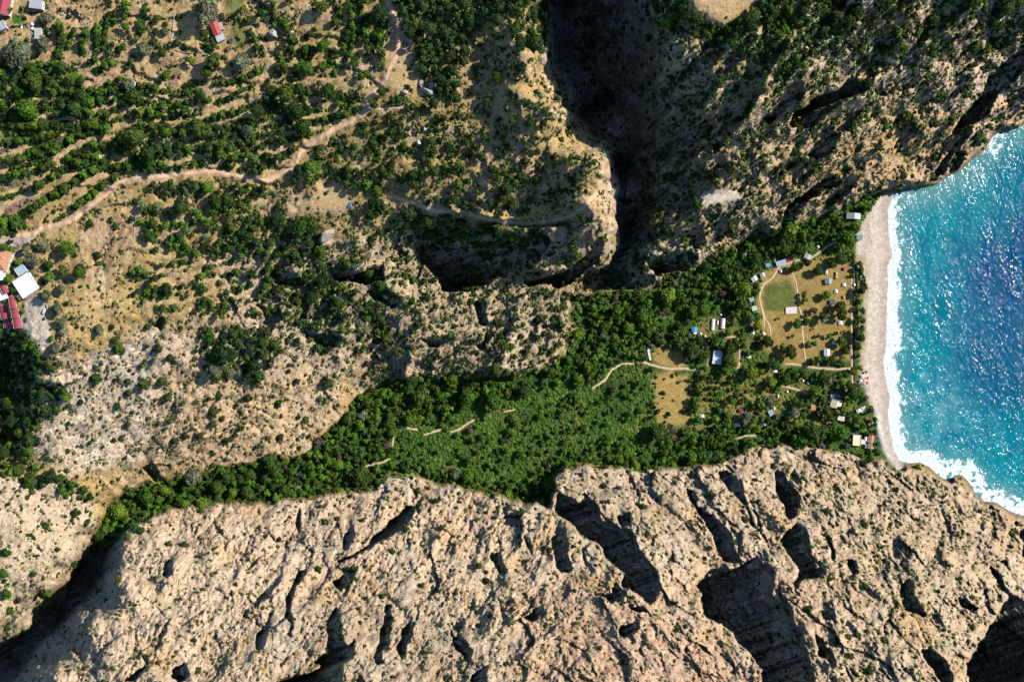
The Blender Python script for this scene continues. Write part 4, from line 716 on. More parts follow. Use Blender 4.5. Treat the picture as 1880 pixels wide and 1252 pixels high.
HEDGE = [([(0,329),(25,321),(57,316),(84,307),(104,299)],8.5),([(62,344),(75,337),(101,321),(128,306),(139,304)],9.5),([(5,364),(25,359),(50,348)],4.5),([(91,363),(114,347),(134,337),(151,324),(168,314),(185,307)],10),([(185,307),(218,305),(260,302),(300,300)],8),
 ([(10,403),(34,401),(54,386),(72,373),(87,364)],9),([(0,408),(25,412),(48,414)],10),([(0,424),(25,424)],9),([(20,310),(60,300),(95,290)],5),([(0,230),(40,232),(90,228),(130,232)],10),([(130,245),(150,232),(190,222)],10),([(107,403),(128,391),(144,374),(161,364),(175,351),(193,334)],7),([(0,297),(30,292),(59,289),(92,279),(117,264)],9),([(117,264),(144,248),(176,240),(201,235)],9),([(50,283),(80,270),(110,262)],9),([(0,264),(25,260),(67,255),(101,245),(117,237)],7),([(17,243),(67,243)],5),
 ([(120,290),(150,280),(175,262)],9),([(130,300),(165,300),(180,285)],9),([(229,3),(228,20),(228,35)],6.5),([(200,0),(200,13)],5),([(197,26),(194,60),(191,92)],6),([(210,19),(210,43)],5),([(178,49),(178,70),(178,89),(173,112)],6.5),([(158,56),(151,80),(151,100)],8),([(137,53),(130,70),(125,89)],5),
 ([(106,40),(110,60),(112,75),(107,104)],8),([(207,80),(197,99)],5.5),([(209,115),(190,122),(175,132)],7),([(256,35),(256,63),(252,75)],6.5),([(245,104),(233,127)],5.5),([(456,56),(463,65),(470,75)],5.5),([(384,58),(391,81),(398,89)],5),([(378,69),(384,92)],5),([(266,12),(264,43),(257,65)],6),([(393,153),(412,153),(431,151),(456,140),(482,127)],6.5),
 ([(329,167),(349,153),(362,150)],5.5),([(424,176),(449,164),(470,155)],5),([(358,168),(366,168)],7),([(624,10),(624,32)],5),([(642,10),(645,32),(650,64),(645,90)],6.5),([(662,6),(664,40),(674,64)],6.5),([(696,46),(698,70),(696,96)],8.5),([(629,64),(632,96)],5),([(608,94),(608,118)],6),([(627,118),(618,130),(611,141)],6),
 ([(500,5),(505,40),(500,60)],5),([(520,40),(530,60),(540,80)],8),([(510,100),(520,120)],9),([(1566,468),(1566,510)],4),([(1577,480),(1590,530)],5),([(1300,712),(1322,712)],4),([(1300,700),(1324,700)],4),([(1302,722),(1324,722)],4),([(1302,734),(1322,734)],4),([(1280,690),(1282,720),(1275,750),(1282,775)],8),([(1310,750),(1330,760),(1340,765)],5),
 ([(30,600),(10,640)],9),([(60,630),(70,660),(100,680)],8),([(900,310),(930,320),(955,340)],7),([(745,200),(760,195),(775,198)],6),([(680,185),(690,195)],7),([(715,190),(735,180),(745,185)],6)]
for pl, r_ in HEDGE:
    P = [Vector(p) for p in pl]
    for a, b in zip(P, P[1:]):
        n = max(1, int((b-a).length/(r_*.88)))
        for i in range(n):
            p = a.lerp(b, (i+.5)/n); trees.append((p.x+random.uniform(-1.2, 1.2), p.y+random.uniform(-1.2, 1.2), r_*random.uniform(.8, 1.2), random.choice(['oak', 'bush', 'bright', 'bush']), 1))
# scatter the rest by dart throwing
cellsz = 12.0; grid_ = {}
def occ_add(t): grid_.setdefault((int(t[0]//cellsz), int(t[1]//cellsz)), []).append(t)
def occ_hit(u, v, r, k=.72):
    R_ = int((r+28)//cellsz)+1; a, b = int(u//cellsz), int(v//cellsz)
    for i in range(a-R_, a+R_+1):
        for j in range(b-R_, b+R_+1):
            for t in grid_.get((i, j), ()):
                if (t[0]-u)**2+(t[1]-v)**2 < ((t[2]+r)*k)**2: return True
    return False
for t in trees: occ_add(t)
clump = np.clip(fbm(GU/26, GV/26, 211, 3)*3.0+.85, .04, 3.0); DEN = np.where(DEN > .013, DEN*np.where((GV > 470) & VAn, 1, np.where((GV < 325) & (GU < 720), np.clip(clump*.9+.7, .8, 1), np.clip(clump*.9+.3, .15, 1))), DEN*clump)
want = DEN*GS*GS*2.4; cnt = rng.poisson(want); jj, ii = np.nonzero(cnt); order = rng.permutation(len(jj))
for o_ in order:
    j, i = jj[o_], ii[o_]
    for _ in range(cnt[j, i]):
        u = GU[j, i]+rng.uniform(-1.5, 1.5); v = GV[j, i]+rng.uniform(-1.5, 1.5)
        r = SIZ[j, i]*float(np.clip(rng.lognormal(-.08, .38), .42, 2.2))
        if DEN[j, i] < .013 and rng.random() > .5: continue
        mx_ = MIXES[MIX[j, i]]; k = rng.choice([m[0] for m in mx_], p=[m[1] for m in mx_])
        if samp(CLR, np.array([u, u-r*.6, u+r*.6, u, u]), np.array([v, v, v, v-r*.6, v+r*.6])).max() > .55: continue
        if occ_hit(u, v, r, .66) or near_nogo(u, v, r): continue
        t = (u, v, r, str(k), 0); trees.append(t); occ_add(t)
trees = [t for t in trees if t[4] == 2 or not near_nogo(t[0], t[1], t[2]*.7)]
print('trees', len(trees))
infr = lambda t: 4 < t[0] < 1876 and 4 < t[1] < 1248
TR = sorted([t for t in trees if t[3] not in ('bush',) and infr(t)], key=lambda t: -(t[2]+(3.5 if t[4] == 2 else 0)))
SH = sorted([t for t in trees if t[3] == 'bush' and infr(t)], key=lambda t: -(t[2]+(3.5 if t[4] == 2 else 0)))
IND = TR[:300]+SH[:300]; indset = set(map(id, IND)); REST = [t for t in trees if id(t) not in indset]

# ------------------------------------------------------------------ labels by landmark
LAND = [("the red and grey roofed shed",399,62),("the round water tank",425,74),("the mown straw field",347,55),("the maroon barn roof at the photo's corner",10,14),("the white dome tents",58,55),("the orange tiled village house",5,478),("the big white flat roof",50,522),("the maroon canopies",28,582),("the pale stone yard",70,600),
 ("the dry grass field by the village",180,570),("the ploughed vine rows",210,430),("the brown ploughed plot",22,376),("the green striped vegetable plot",24,344),("the first bend of the dirt road",215,335),("the middle of the dirt road",400,318),("the dirt road's fork",675,200),("the sandy lay-by on the dirt road",738,130),("the three pale boulders",785,162),
 ("the lone pointed white boulder",768,263),("the bare pink clearing",615,360),("the big grey rock slab",604,432),("the cliff rim over the black gorge",1000,130),("the headland's rounded tip",1100,300),("the sandy ledge track",950,410),("the shadowed wall under the headland",880,470),("the grey rock spur",740,520),("the round grey knoll",840,570),("the orange bare slope",450,740),("the pale streaked rock slope",200,760),
 ("the dark wooded gully by the village",40,700),("the white rock slope",70,950),("the mouth of the black canyon",190,1010),("the wooded stream bend",270,900),("the top of the lower cliffs",480,940),("the pale scree fan",735,880),("the narrow forest paths",790,792),("the round clearing in the forest",805,808),("the green thicket's middle",950,780),
 ("the footpath into the thicket",1110,695),("the orange dry plot",1235,740),("the small dry plot above the footpath",1225,660),("the two white tunnel greenhouses",1318,595),("the blue tarpaulin hut",1275,605),("the silver roofed hut",1317,656),("the rows of small orchard trees",1312,715),("the round green lawn",1430,545),("the pale wooden stage",1452,570),("the long grey cabin with a red end",1438,480),
 ("the grey roofed cabin by the beach",1567,396),("the sandy scree patch in the trees",1378,470),("the pale bald patch on the hill",1322,362),("the sand clearing on the high plateau",1320,15),("the foot of the black gorge",1140,520),("the dark streaked slope",1350,220),("the orange hillside over the sea",1650,280),("the ravine above the sea",1800,150),("the shaded crest by the plateau",1600,40),
 ("the green lawn patch by the track",1378,652),("the seaside lane",1563,590),("the cream roofed cafe",1535,741),("the cream roof nearest the surf",1575,808),("the orange roofed kiosk",1599,811),("the big spreading tree by the beach",1566,719),("the row of white tents",1545,530),("the lower cliff's broad ridge",1200,940),("the deep shadowed bowl",1400,1080),("the headland south of the beach",1720,900),
 ("the grey crags of the lower headland",1680,1090),("the long lower cliff face",700,1100),("the reddish broken rock",1150,1180),("the slanting gully in the cliff",950,970),("the canyon's sharp rim",120,1170)]
KN = {'pine': ('pine_tree', 'tree', 'dark green pine'), 'oak': ('broadleaf_tree', 'tree', 'rounded deep green tree'), 'bright': ('broadleaf_tree', 'tree', 'bright green tree'), 'olive': ('olive_tree', 'tree', 'grey green olive tree'), 'bush': ('shrub', 'shrub', 'dark green shrub'), 'purple': ('blossoming_tree', 'tree', 'dusky pink tree')}
ORD = ['', 'second ', 'third ', 'fourth ', 'fifth ', 'sixth ', 'seventh ', 'eighth ', 'ninth ', 'tenth ', 'eleventh ', 'twelfth ', 'thirteenth ', 'fourteenth ', 'fifteenth ', 'sixteenth ']
def label_all(items):
    byk = {}
    for t in items:
        d = [(math.hypot(t[0]-a, t[1]-b), n) for n, a, b in LAND]; i = int(np.argmin([x[0] for x in d])); n, a, b = LAND[i]
        dx, dy = t[0]-a, t[1]-b
        side = ('seaward of' if dx > 0 else 'inland of') if abs(dx) > abs(dy) else ('below' if dy > 0 else 'above')
        byk.setdefault((t[3], n, side), []).append((d[i][0], t))
    out = {}
    for (k, n, side), L in byk.items():
        L.sort(key=lambda x: x[0]); src = [x[1] for x in L]
        for j, t in enumerate(src):
            o = ORD[j] if j < len(ORD) else ['seventeenth ', 'eighteenth ', 'nineteenth ', 'twentieth ', 'twenty-first ', 'twenty-second ', 'twenty-third '][min(j-len(ORD), 6)]
            out[id(t)] = f"{o+'nearest ' if len(src) > 1 else ''}{KN[k][2]} {side} {n}"
    return out
LAB = label_all(IND)
def empty(name, loc, rz=0.0):
    o = bpy.data.objects.new(name, None); COL.objects.link(o); o.location = loc; o.rotation_euler = (0, 0, rz); o.empty_display_size = .5; return o
def tag(o, label, cat, group=None, kind=None):
    o['label'] = label; o['category'] = cat
    if group: o['group'] = group
    if kind: o['kind'] = kind
    return o
def child(name, me, par, loc=(0, 0, 0), sc_=(1, 1, 1)):
    o = bpy.data.objects.new(name, me); COL.objects.link(o); o.parent = par; o.location = loc; o.scale = sc_; return o
for n, t in enumerate(IND):
    u, v, r, k, _ = t; h0 = samp(Hh, u, v); R = r*SC*(CAM_H-h0)/CAM_H; hz = HGT[k]*R
    x, y, z = place(u, v, hz); rz = random.uniform(0, 6.28); zs = random.uniform(.85, 1.2)
    if k == 'bush':
        o = bpy.data.objects.new('shrub', CM[k][n % NVAR]); COL.objects.link(o); o.location = (x, y, z+hz*.8); o.scale = (R, R*random.uniform(.8, 1.1), R*zs); o.rotation_euler = (0, 0, rz)
        tag(o, LAB[id(t)], 'shrub', 'shrubs on the slopes')
    else:
        o = empty(KN[k][0], (x, y, z), rz); tag(o, LAB[id(t)], 'tree', {'olive': 'olive trees', 'pine': 'pine trees', 'purple': 'pink trees'}.get(k, 'broadleaf trees'))
        child('crown', CM[k][n % NVAR], o, (0, 0, hz), (R, R*random.uniform(.82, 1.1), R*zs)); child('trunk', TM[k][n % 2], o, (0, 0, hz), (R, R, hz/1.1))
# the rest: a wood nobody would count, one object
def mass(name, items, lib, label, cat, lift=None, colf=None):
    cos = []; cols = []
    for (u, v, r, k, _) in items:
        T, tint = lib[k][rng.integers(len(lib[k]))]; h0 = samp(Hh, u, v)
        if h0 > 900: continue
        R = r*SC*(CAM_H-h0)/CAM_H; hz = HGT[k]*R*(.8 if k == 'bush' else 1); x, y, z = place(u, v, hz); a = rng.uniform(0, 6.28); c, s = math.cos(a), math.sin(a)
        q_ = T.reshape(-1, 3); X = np.empty_like(q_); X[:, 0] = (q_[:, 0]*c-q_[:, 1]*s)*R+x; X[:, 1] = (q_[:, 0]*s+q_[:, 1]*c)*R+y; X[:, 2] = q_[:, 2]*R*rng.uniform(.85, 1.25)+z+hz; cos.append(X)
        base = np.array(KCOL[k])*rng.uniform(.7, 1.35)*np.array((rng.uniform(.8, 1.25), 1, rng.uniform(.8, 1.2))); cols.append(tint[:, None]*base[None])
    co = np.concatenate(cos); o = mesh_np(name, co, np.arange(len(co)), 3, LM['any'], {'tint': np.concatenate(cols).astype(np.float32)}); tag(o, label, cat, None, 'stuff'); return o
LIB = {k: [crown(k, 120 if k != 'bush' else 60, 900+i, .19 if k != 'bush' else .24, small=True) for i in range(8)] for k in KCOL}
mass('woodland', [t for t in REST if t[3] != 'bush'], LIB, 'mixed green woodland and tree clumps covering terraces, gullies and valley', 'woodland')
mass('shrubland', [t for t in REST if t[3] == 'bush'], LIB, 'small dark green shrubs scattered over the rocky slopes', 'shrubland')
# low scrub and undergrowth
def tufts(name, n, densf, rmin, rmax, cols_, label, cat, flat=.6, fld=None):
    nn = n*6; u = rng.uniform(-60, 1940, nn); v = rng.uniform(-60, 1312, nn); keep = rng.random(nn) < densf(u, v); u, v = u[keep], v[keep]
    for a, b, c in NOGO: k_ = (np.abs(u-a) > c) | (np.abs(v-b) > c); u, v = u[k_], v[k_]
    u, v = u[:n], v[:n]; m = len(u); print(name, m)
    h = samp(Hh, u, v); r = (rmin+(rmax-rmin)*rng.random(m)**2.2)*(CAM_H-h)/CAM_H*SC
    x = (u-CU)*SC*(CAM_H-h)/CAM_H; y = -(v-CV)*SC*(CAM_H-h)/CAM_H
    # each tuft: a jittered half icosahedron and a few loose leaves
    top = ICV; J = 1+rng.uniform(-.28, .28, (m, 12, 1)); vt = top[None]*J; a = rng.uniform(0, 6.28, m); c, s = np.cos(a)[:, None], np.sin(a)[:, None]
    X = np.stack([(vt[..., 0]*c-vt[..., 1]*s)*r[:, None]+x[:, None], (vt[..., 0]*s+vt[..., 1]*c)*r[:, None]+y[:, None], vt[..., 2]*r[:, None]*flat+h[:, None]+r[:, None]*.15], -1)
    keepf = [f for f in ICF if ICV[f, 2].mean() > -.35]; F = np.array(keepf)
    faces = (F[None]+np.arange(m)[:, None, None]*12).reshape(-1)
    C = np.array(cols_, np.float32); pick = rng.integers(len(C), size=m) if fld is None else np.clip((samp(fld, u, v)*.9+.5+rng.normal(0, .13, m))*len(C), 0, len(C)-1).astype(int); ci = C[pick]*rng.uniform(.7, 1.35, (m, 1)); cc = np.repeat(ci[:, None], 12, 1)*rng.uniform(.8, 1.2, (m, 12, 1))
    o = mesh_np(name, X.reshape(-1, 3).astype(np.float32), faces, 3, LM['any'], {'tint': cc.reshape(-1, 3).astype(np.float32)}); tag(o, label, cat, None, 'stuff'); return o
cn = fbm(U/22, V/22, 221, 4)
def d1(u, v): return np.clip(samp(SCR, u, v)*(.45+1.5*samp(cn, u, v)), 0, 1)*(1-samp(CLR, u, v)*.9)
tufts('scrub', 52000, d1, .9, 4.2, [(.14,.125,.04), (.085,.11,.026), (.23,.18,.075), (.06,.095,.02), (.17,.15,.05), (.30,.24,.12)], 'low olive and straw coloured scrub dotted over the hillsides', 'scrub')
UG = np.zeros(U.shape, np.float32)
for p, k in [([(640,750),(800,690),(1000,680),(1060,620),(1050,545),(1200,530),(1390,430),(1610,360),(1566,460),(1400,500),(1390,580),(1270,580),(1200,660),(1200,800),(1320,800),(1500,780),(1600,800),(1600,836),(1450,815),(1380,820),(1320,848),(1200,864),(1060,852),(1020,868),(1005,920),(960,920),(870,898),(765,868),(600,905),(300,930),(200,1000),(260,890),(560,835)], 1.0), ([(1270,690),(1400,690),(1560,690),(1590,760),(1560,800),(1300,800)], .35), ([(1200,570),(1400,600),(1400,690),(1280,680),(1200,640)], .6)]:
    UG = np.maximum(UG, pmask(p, 6)*k)
for p in [[(1198,688),(1265,686),(1265,780),(1213,797)], [(1192,645),(1250,640),(1264,675),(1200,668)]]: UG *= 1-pmask(p, 3)*.93
for p, w in TRACKS:
    if w > 0:
        s_, d = sdist(p, .25, w+6, False); UG[s_] *= 1-ss(-d, -w/2-1.5, -w/2+.5)
DENS = np.zeros(U.shape, np.float32); gi = (U >= gu[0]) & (U <= gu[-1]) & (V >= gv[0]) & (V <= gv[-1])
iu = np.clip(((U-gu[0])/GS).astype(int), 0, len(gu)-1); iv_ = np.clip(((V-gv[0])/GS).astype(int), 0, len(gv)-1); DENS = np.where(gi, ss(DEN[iv_, iu], .0115, .017), 0).astype(np.float32)
UG = np.maximum(UG, DENS*.9*(1-VAL))
for pl, r_ in HEDGE:
    s_, d = sdist(pl, .3, r_+6, False); UG[s_] = np.maximum(UG[s_], ss(-d, -r_*.95, -r_*.6))
UG *= (1-BCH2)*(1-CLR*.85)
def d2(u, v): return np.clip(samp(UG, u, v)*np.clip(.75+1.1*samp(cn, u, v), .12, 1), 0, 1)
cf = fbm(U/55+WU/20, V/38, 231, 4)-DENS*(.25+.2*(1-VAL))
tufts('undergrowth', 78000, d2, 1.0, 4.2, [(.032,.07,.011), (.046,.102,.012), (.06,.134,.013), (.054,.122,.013), (.08,.152,.017), (.14,.155,.034)], 'dense low green undergrowth filling the valley floor and the woods', 'undergrowth', .4, cf)
# ------------------------------------------------------------------ buildings, tents and other small things
def box(V_, F_, c, s, rz=0):
    o = len(V_); cz, sz = math.cos(rz), math.sin(rz)
    for dx in (-.5, .5):
        for dy in (-.5, .5):
            for dz in (-.5, .5):
                x, y = dx*s[0], dy*s[1]; V_.append((c[0]+x*cz-y*sz, c[1]+x*sz+y*cz, c[2]+dz*s[2]))
    for f in ((0,1,3,2),(4,6,7,5),(0,4,5,1),(2,3,7,6),(0,2,6,4),(1,5,7,3)): F_.append(tuple(i+o for i in f))
class MB:
    def __init__(s): s.v = []; s.f = []
    def box(s, c, d, rz=0): box(s.v, s.f, c, d, rz); return s
    def add(s, v, f): o = len(s.v); s.v += [tuple(x) for x in v]; s.f += [tuple(i+o for i in q_) for q_ in f]; return s
    def tube(s, p, r, n=8): return s.add(*tube(p, r, n))
    def build(s, name, mat, par=None, loc=(0, 0, 0)):
        me = mesh_py(name, s.v, s.f, mat); o = bpy.data.objects.new(name, me); COL.objects.link(o); o.location = loc
        if par: o.parent = par
        return o
_mats = {}
def P(name, col, r=.75, var=.2, scale=.9, spec=.25):
    if name not in _mats: _mats[name] = plain(name, col, r, var, scale, spec)
    return _mats[name]
WHITEW = P('whitewash', (.72, .70, .66)); CONC = P('concrete', (.50, .47, .43)); GREYR = P('grey_sheet', (.42, .42, .42), .6); MAROON = P('maroon_sheet', (.34, .06, .075), .6); TERRA = P('terracotta', (.47, .22, .12), .85)
WCLOTH = P('white_canvas', (.78, .77, .73), .8, .12); CREAMC = P('cream_canvas', (.74, .63, .44), .85); BLUE = P('blue_tarpaulin', (.03, .27, .52), .5); DKGREEN = P('dark_green_canvas', (.10, .14, .13), .8); SILVER = P('silver_sheet', (.62, .67, .72), .4, .2, .7, .6)
ORCL = P('orange_canvas', (.62, .33, .13), .8); WOOD = P('weathered_wood', (.40, .33, .25), .85); DWOOD = P('dark_wood', (.10, .075, .05), .85); GLASSM = P('dark_glass', (.03, .04, .05), .15, .1, 1, .6); STONE = P('pale_limestone', (.43, .39, .33), .95, .3, .5)
TEAL = P('green_grey_sheet', (.22, .33, .29), .7); REDR = P('red_sheet', (.47, .085, .06), .6); PINK = P('pink_cloth', (.55, .20, .24), .8); BLK = P('black_rubber', (.02, .02, .022), .6); SKIN = P('skin', (.50, .29, .19), .7); BLUEG = P('pale_blue_sheet', (.33, .44, .50), .6)
def here(u, v, name, rot, label, cat, group=None, lift=0):
    x, y, z = place(u, v, lift); o = empty(name, (x, y, z), math.radians(rot)); tag(o, label, cat, group); return o, SC*(CAM_H-z-lift)/CAM_H
def roof_gable(w, l, h, z, t=.25, over=.5):
    a, b = w/2+over, l/2+over; v = [(-a, -b, z), (0, -b, z+h), (a, -b, z), (-a, b, z), (0, b, z+h), (a, b, z)]; v += [(x, y, q_+t) for x, y, q_ in v]
    return v, [(0,3,4,1),(1,4,5,2),(6,7,10,9),(7,8,11,10),(0,6,9,3),(2,5,11,8),(0,1,7,6),(1,2,8,7),(3,9,10,4),(4,10,11,5)]
def roof_hip(w, l, h, z, over=.6):
    a, b = w/2+over, l/2+over; r = max(0, l/2-w/2); v = [(-a,-b,z),(a,-b,z),(a,b,z),(-a,b,z),(0,-r,z+h),(0,r,z+h),(-a,-b,z-.2),(a,-b,z-.2),(a,b,z-.2),(-a,b,z-.2)]
    return v, [(0,1,4),(1,2,5,4),(2,3,5),(3,0,4,5),(6,7,1,0),(7,8,2,1),(8,9,3,2),(9,6,0,3),(9,8,7,6)]
def openings(t, w, l, z, side=1, n=2):
    MB().box((side*(w/2+.03), 0, 1.0), (.10, .95, 2.0)).build('door', DWOOD, t)
    for k in range(n):
        y = (k-(n-1)/2)*l*.55
        if abs(y) < .9: y = .9*1.7*(1 if k else -1)
        f = MB(); f.box((side*(w/2+.03), y, 1.55), (.10, 1.15, 1.1)).build('window_frame', WHITEW, t); MB().box((side*(w/2+.09), y, 1.55), (.04, .95, .9)).build('pane', GLASSM, t.children[-1])
def building(u, v, wp, lp, rot, h, roof, rmat, label, cat='building', name='building', wall=None, group=None, rh=None, extra=None):
    t, k = here(u, v, name, rot, label, cat, group, h); w, l = wp*k, lp*k; wall = wall or WHITEW
    MB().box((0, 0, h/2-.8), (w, l, h+1.6)).build('wall', wall, t)
    if roof == 'flat':
        r = MB().box((0, 0, h+.1), (w+.3, l+.3, .2)).build('roof', rmat, t)
        p = MB()
        for s_ in (-1, 1): p.box((s_*(w/2+.03), 0, h+.35), (.24, l+.3, .3)); p.box((0, s_*(l/2+.03), h+.353), (w-.2, .24, .3))
        p.build('parapet', wall, r)
    elif roof == 'gable': r = MB().add(*roof_gable(w, l, rh or w*.22, h)).build('roof', rmat, t); MB().tube([(0, -l/2-.5, h+(rh or w*.22)+.27), (0, l/2+.5, h+(rh or w*.22)+.27)], [.12, .12], 6).build('ridge_cap', rmat, r)
    elif roof == 'hip': r = MB().add(*roof_hip(w, l, rh or w*.25, h)).build('roof', rmat, t); MB().box((w*.2, l*.15, h+w*.2), (.7, .7, 1.6)).build('chimney', wall, r)
    else:
        a, b = w/2+.35, l/2+.35; q_ = rh or .7; vv = [(-a,-b,h),(a,-b,h+q_),(a,b,h+q_),(-a,b,h)]; vv += [(x, y, z+.18) for x, y, z in vv]
        r = MB().add(vv, [(3,2,1,0),(4,5,6,7),(0,1,5,4),(1,2,6,5),(2,3,7,6),(3,0,4,7)]).build('roof', rmat, t)
        n = max(3, int(l/1.1)); mb = MB()
        for i in range(n): y = -b+(i+.5)*2*b/n; mb.tube([(-a, y, h+.2), (a, y, h+q_+.2)], [.05, .05], 4)
        mb.build('roof_battens', rmat, r)
    openings(t, w, l, h, 1, 2 if l > 5 else 1)
    if extra: extra(t, w, l, h)
    return t
def canopy(u, v, wp, lp, rot, h, mat, label, group=None, arch=False, post=WHITEW, name='canopy', cat='canopy', lift=None):
    t, k = here(u, v, name, rot, label, cat, group, h); w, l = wp*k, lp*k; mb = MB(); n = 8; pts = []
    for i in range(n+1):
        a = i/n; x = (a-.5)*w; z = h+(math.sin(a*math.pi)*w*.16 if arch else (1-abs(a-.5)*2)*w*.14); pts.append((x, z))
    vv = [(x, -l/2, z) for x, z in pts]+[(x, l/2, z) for x, z in pts]+[(x, -l/2, z-.06) for x, z in pts]+[(x, l/2, z-.06) for x, z in pts]; m = n+1; ff = []
    for i in range(n): ff += [(i, i+1, m+i+1, m+i), (2*m+i, 3*m+i, 3*m+i+1, 2*m+i+1), (i, 2*m+i, 2*m+i+1, i+1), (m+i, m+i+1, 3*m+i+1, 3*m+i)]
    ff += [(0, m, 3*m, 2*m), (n, 2*m+n, 3*m+n, m+n)]
    c = MB().add(vv, ff).build('cover', mat, t)
    e = MB()
    for s_ in (-1, 1): e.box((0, s_*l/2, h), (w, .14, .22)); e.box((s_*w/2, 0, h-.001), (.14, l+.14, .22))
    e.build('edge_frame', post, t)
    for a in (-1, 1):
        for b_ in (-1, 1): MB().tube([(a*(w/2-.15), b_*(l/2-.15), -.6), (a*(w/2-.15), b_*(l/2-.15), h)], [.07, .06], 6).build('post', post, t)
    return t
def tent(u, v, wp, lp, rot, mat, label, h=1.9, group='tents and cabins among the trees'):
    t, k = here(u, v, 'tent', rot, label, 'tent', group, h*.5); w, l = wp*k, lp*k
    vv = [(-w/2,-l/2,-.2),(w/2,-l/2,-.2),(w/2,l/2,-.2),(-w/2,l/2,-.2),(-w*.42,-l*.46,h*.55),(w*.42,-l*.46,h*.55),(w*.42,l*.46,h*.55),(-w*.42,l*.46,h*.55),(0,-l*.36,h),(0,l*.36,h)]
    MB().add(vv, [(0,1,5,4),(1,2,6,5),(2,3,7,6),(3,0,4,7),(4,5,8),(5,6,9,8),(6,7,9),(7,4,8,9),(3,2,1,0)]).build('canvas', mat, t)
    MB().add([(-w*.16,-l*.5-.03,-.1),(w*.16,-l*.5-.03,-.1),(0,-l*.465-.05,h*.5)], [(0,1,2)]).build('door_flap', DKGREEN, t)
    g = MB()
    for a in (-1, 1):
        for b_ in (-1, 1): g.tube([(a*w*.42, b_*l*.46, h*.55), (a*(w*.5+.8), b_*(l*.5+.6), 0)], [.02, .02], 4)
    g.build('guy_ropes', WCLOTH, t); return t
for a in [
 (3,478,26,36,-18,4.5,'hip',TERRA,'village house with orange tiled hip roof and white walls'),(47,524,34,36,33,4.2,'flat',WHITEW,'large village building with a plain white flat roof'),(38,496,18,14,33,3.4,'flat',BLUEG,'small pale blue flat roof behind the large white roof'),
 (-2,505,18,20,10,4,'flat',WHITEW,'white flat roof below the orange tiled house'),(3,543,18,16,20,3.6,'flat',WHITEW,'small white flat roof above the maroon canopies'),(6,11,24,30,-12,4,'gable',MAROON,'barn with maroon roof at the corner of the photo'),
 (66,8,23,15,-8,3.4,'shed',GREYR,'grey sheet roofed farm shed near the maroon barn'),(70,62,12,18,0,2.8,'shed',P('ribbed_sheet', (.52,.47,.40)),'narrow beige roofed shed beside the white dome tents'),(2,48,16,14,20,3,'shed',GREYR,'grey lean-to roof at the edge near the beige shed'),
 (396,53,13,22,22,3.6,'gable',REDR,'farm shed with red sheet roof on the green lawn'),(404,69,14,13,22,3.0,'shed',P('light_grey_sheet', (.55,.55,.56), .5),'light grey roofed lean-to below the red shed'),(405,49,8,12,22,2.6,'shed',P('pale_sheet', (.50,.46,.40)),'small beige roof beside the red shed'),
 (1317,656,15,24,-8,3.2,'shed',SILVER,'hut with shining silver roof in the valley trees'),(1567,397,24,9,-3,3,'gable',GREYR,'long grey roofed cabin in trees by the top of the beach'),(1450,476,13,8,20,2.8,'shed',MAROON,'maroon roofed end of the long cabin by the footpath'),(1434,483,17,8,18,2.6,'shed',BLUEG,'long blue grey roofed cabin by the footpath'),
 (1410,487,7,6,10,2.4,'shed',P('sky_blue_sheet', (.20,.38,.50)),'small sky blue hut below the long cabin'),(1483,471,10,8,-30,2.6,'gable',GREYR,'dark grey pitched cabin beside the footpath bend'),(1535,741,18,15,-15,3.4,'gable',CREAMC,'cafe with cream roof between the trees behind the beach'),
 (1573,808,14,19,-4,3.2,'flat',CREAMC,'building with cream flat roof nearest the surf'),(1585,811,8,8,-4,2.8,'flat',CREAMC,'small cream annex between cream roof and orange kiosk'),(1599,805,9,14,-8,3.2,'gable',TERRA,'beach kiosk with orange tiled roof'),(1599,819,9,8,-8,2.8,'gable',P('faded_terracotta', (.50,.27,.17)),'lower faded tile roof of the beach kiosk'),
 (1578,436,9,8,0,2.6,'shed',TEAL,'green grey hut at the edge of the sand'),(1544,768,11,7,-10,2.6,'shed',CREAMC,'small cream hut below the cafe'),(1493,748,6,9,10,2.6,'shed',ORCL,'small orange roofed hut inland of the cafe'),(1360,753,5,5,0,2.2,'shed',MAROON,'tiny maroon shed beside the blue water tank'),
 (1416,758,8,10,25,2.4,'shed',BLUEG,'pale blue tilted hut roof in the lower camp'),(1385,512,9,7,35,2.4,'gable',WHITEW,'white gabled hut inland of the round lawn'),(1400,505,7,6,20,2.2,'gable',GREYR,'grey gabled hut above the white gabled hut'),(1385,566,8,7,20,2.2,'shed',P('whitened_sheet', (.60,.62,.62)),'whitish hut at the trees left by the lawn track'),
 (1380,550,7,6,20,2.2,'shed',BLUEG,'pale blue hut just above the whitish hut'),(1518,647,9,11,0,2.6,'gable',P('pale_grey_sheet', (.58,.60,.62)),'pale grey gabled hut at the orchard edge'),(1528,554,8,7,0,2.2,'shed',DKGREEN,'dark green roofed cabin beside the lone round tree'),(1521,516,11,8,5,2.3,'gable',TEAL,'green grey long tent cabin among white tents')]: building(*a)
def chimneyless(o): pass
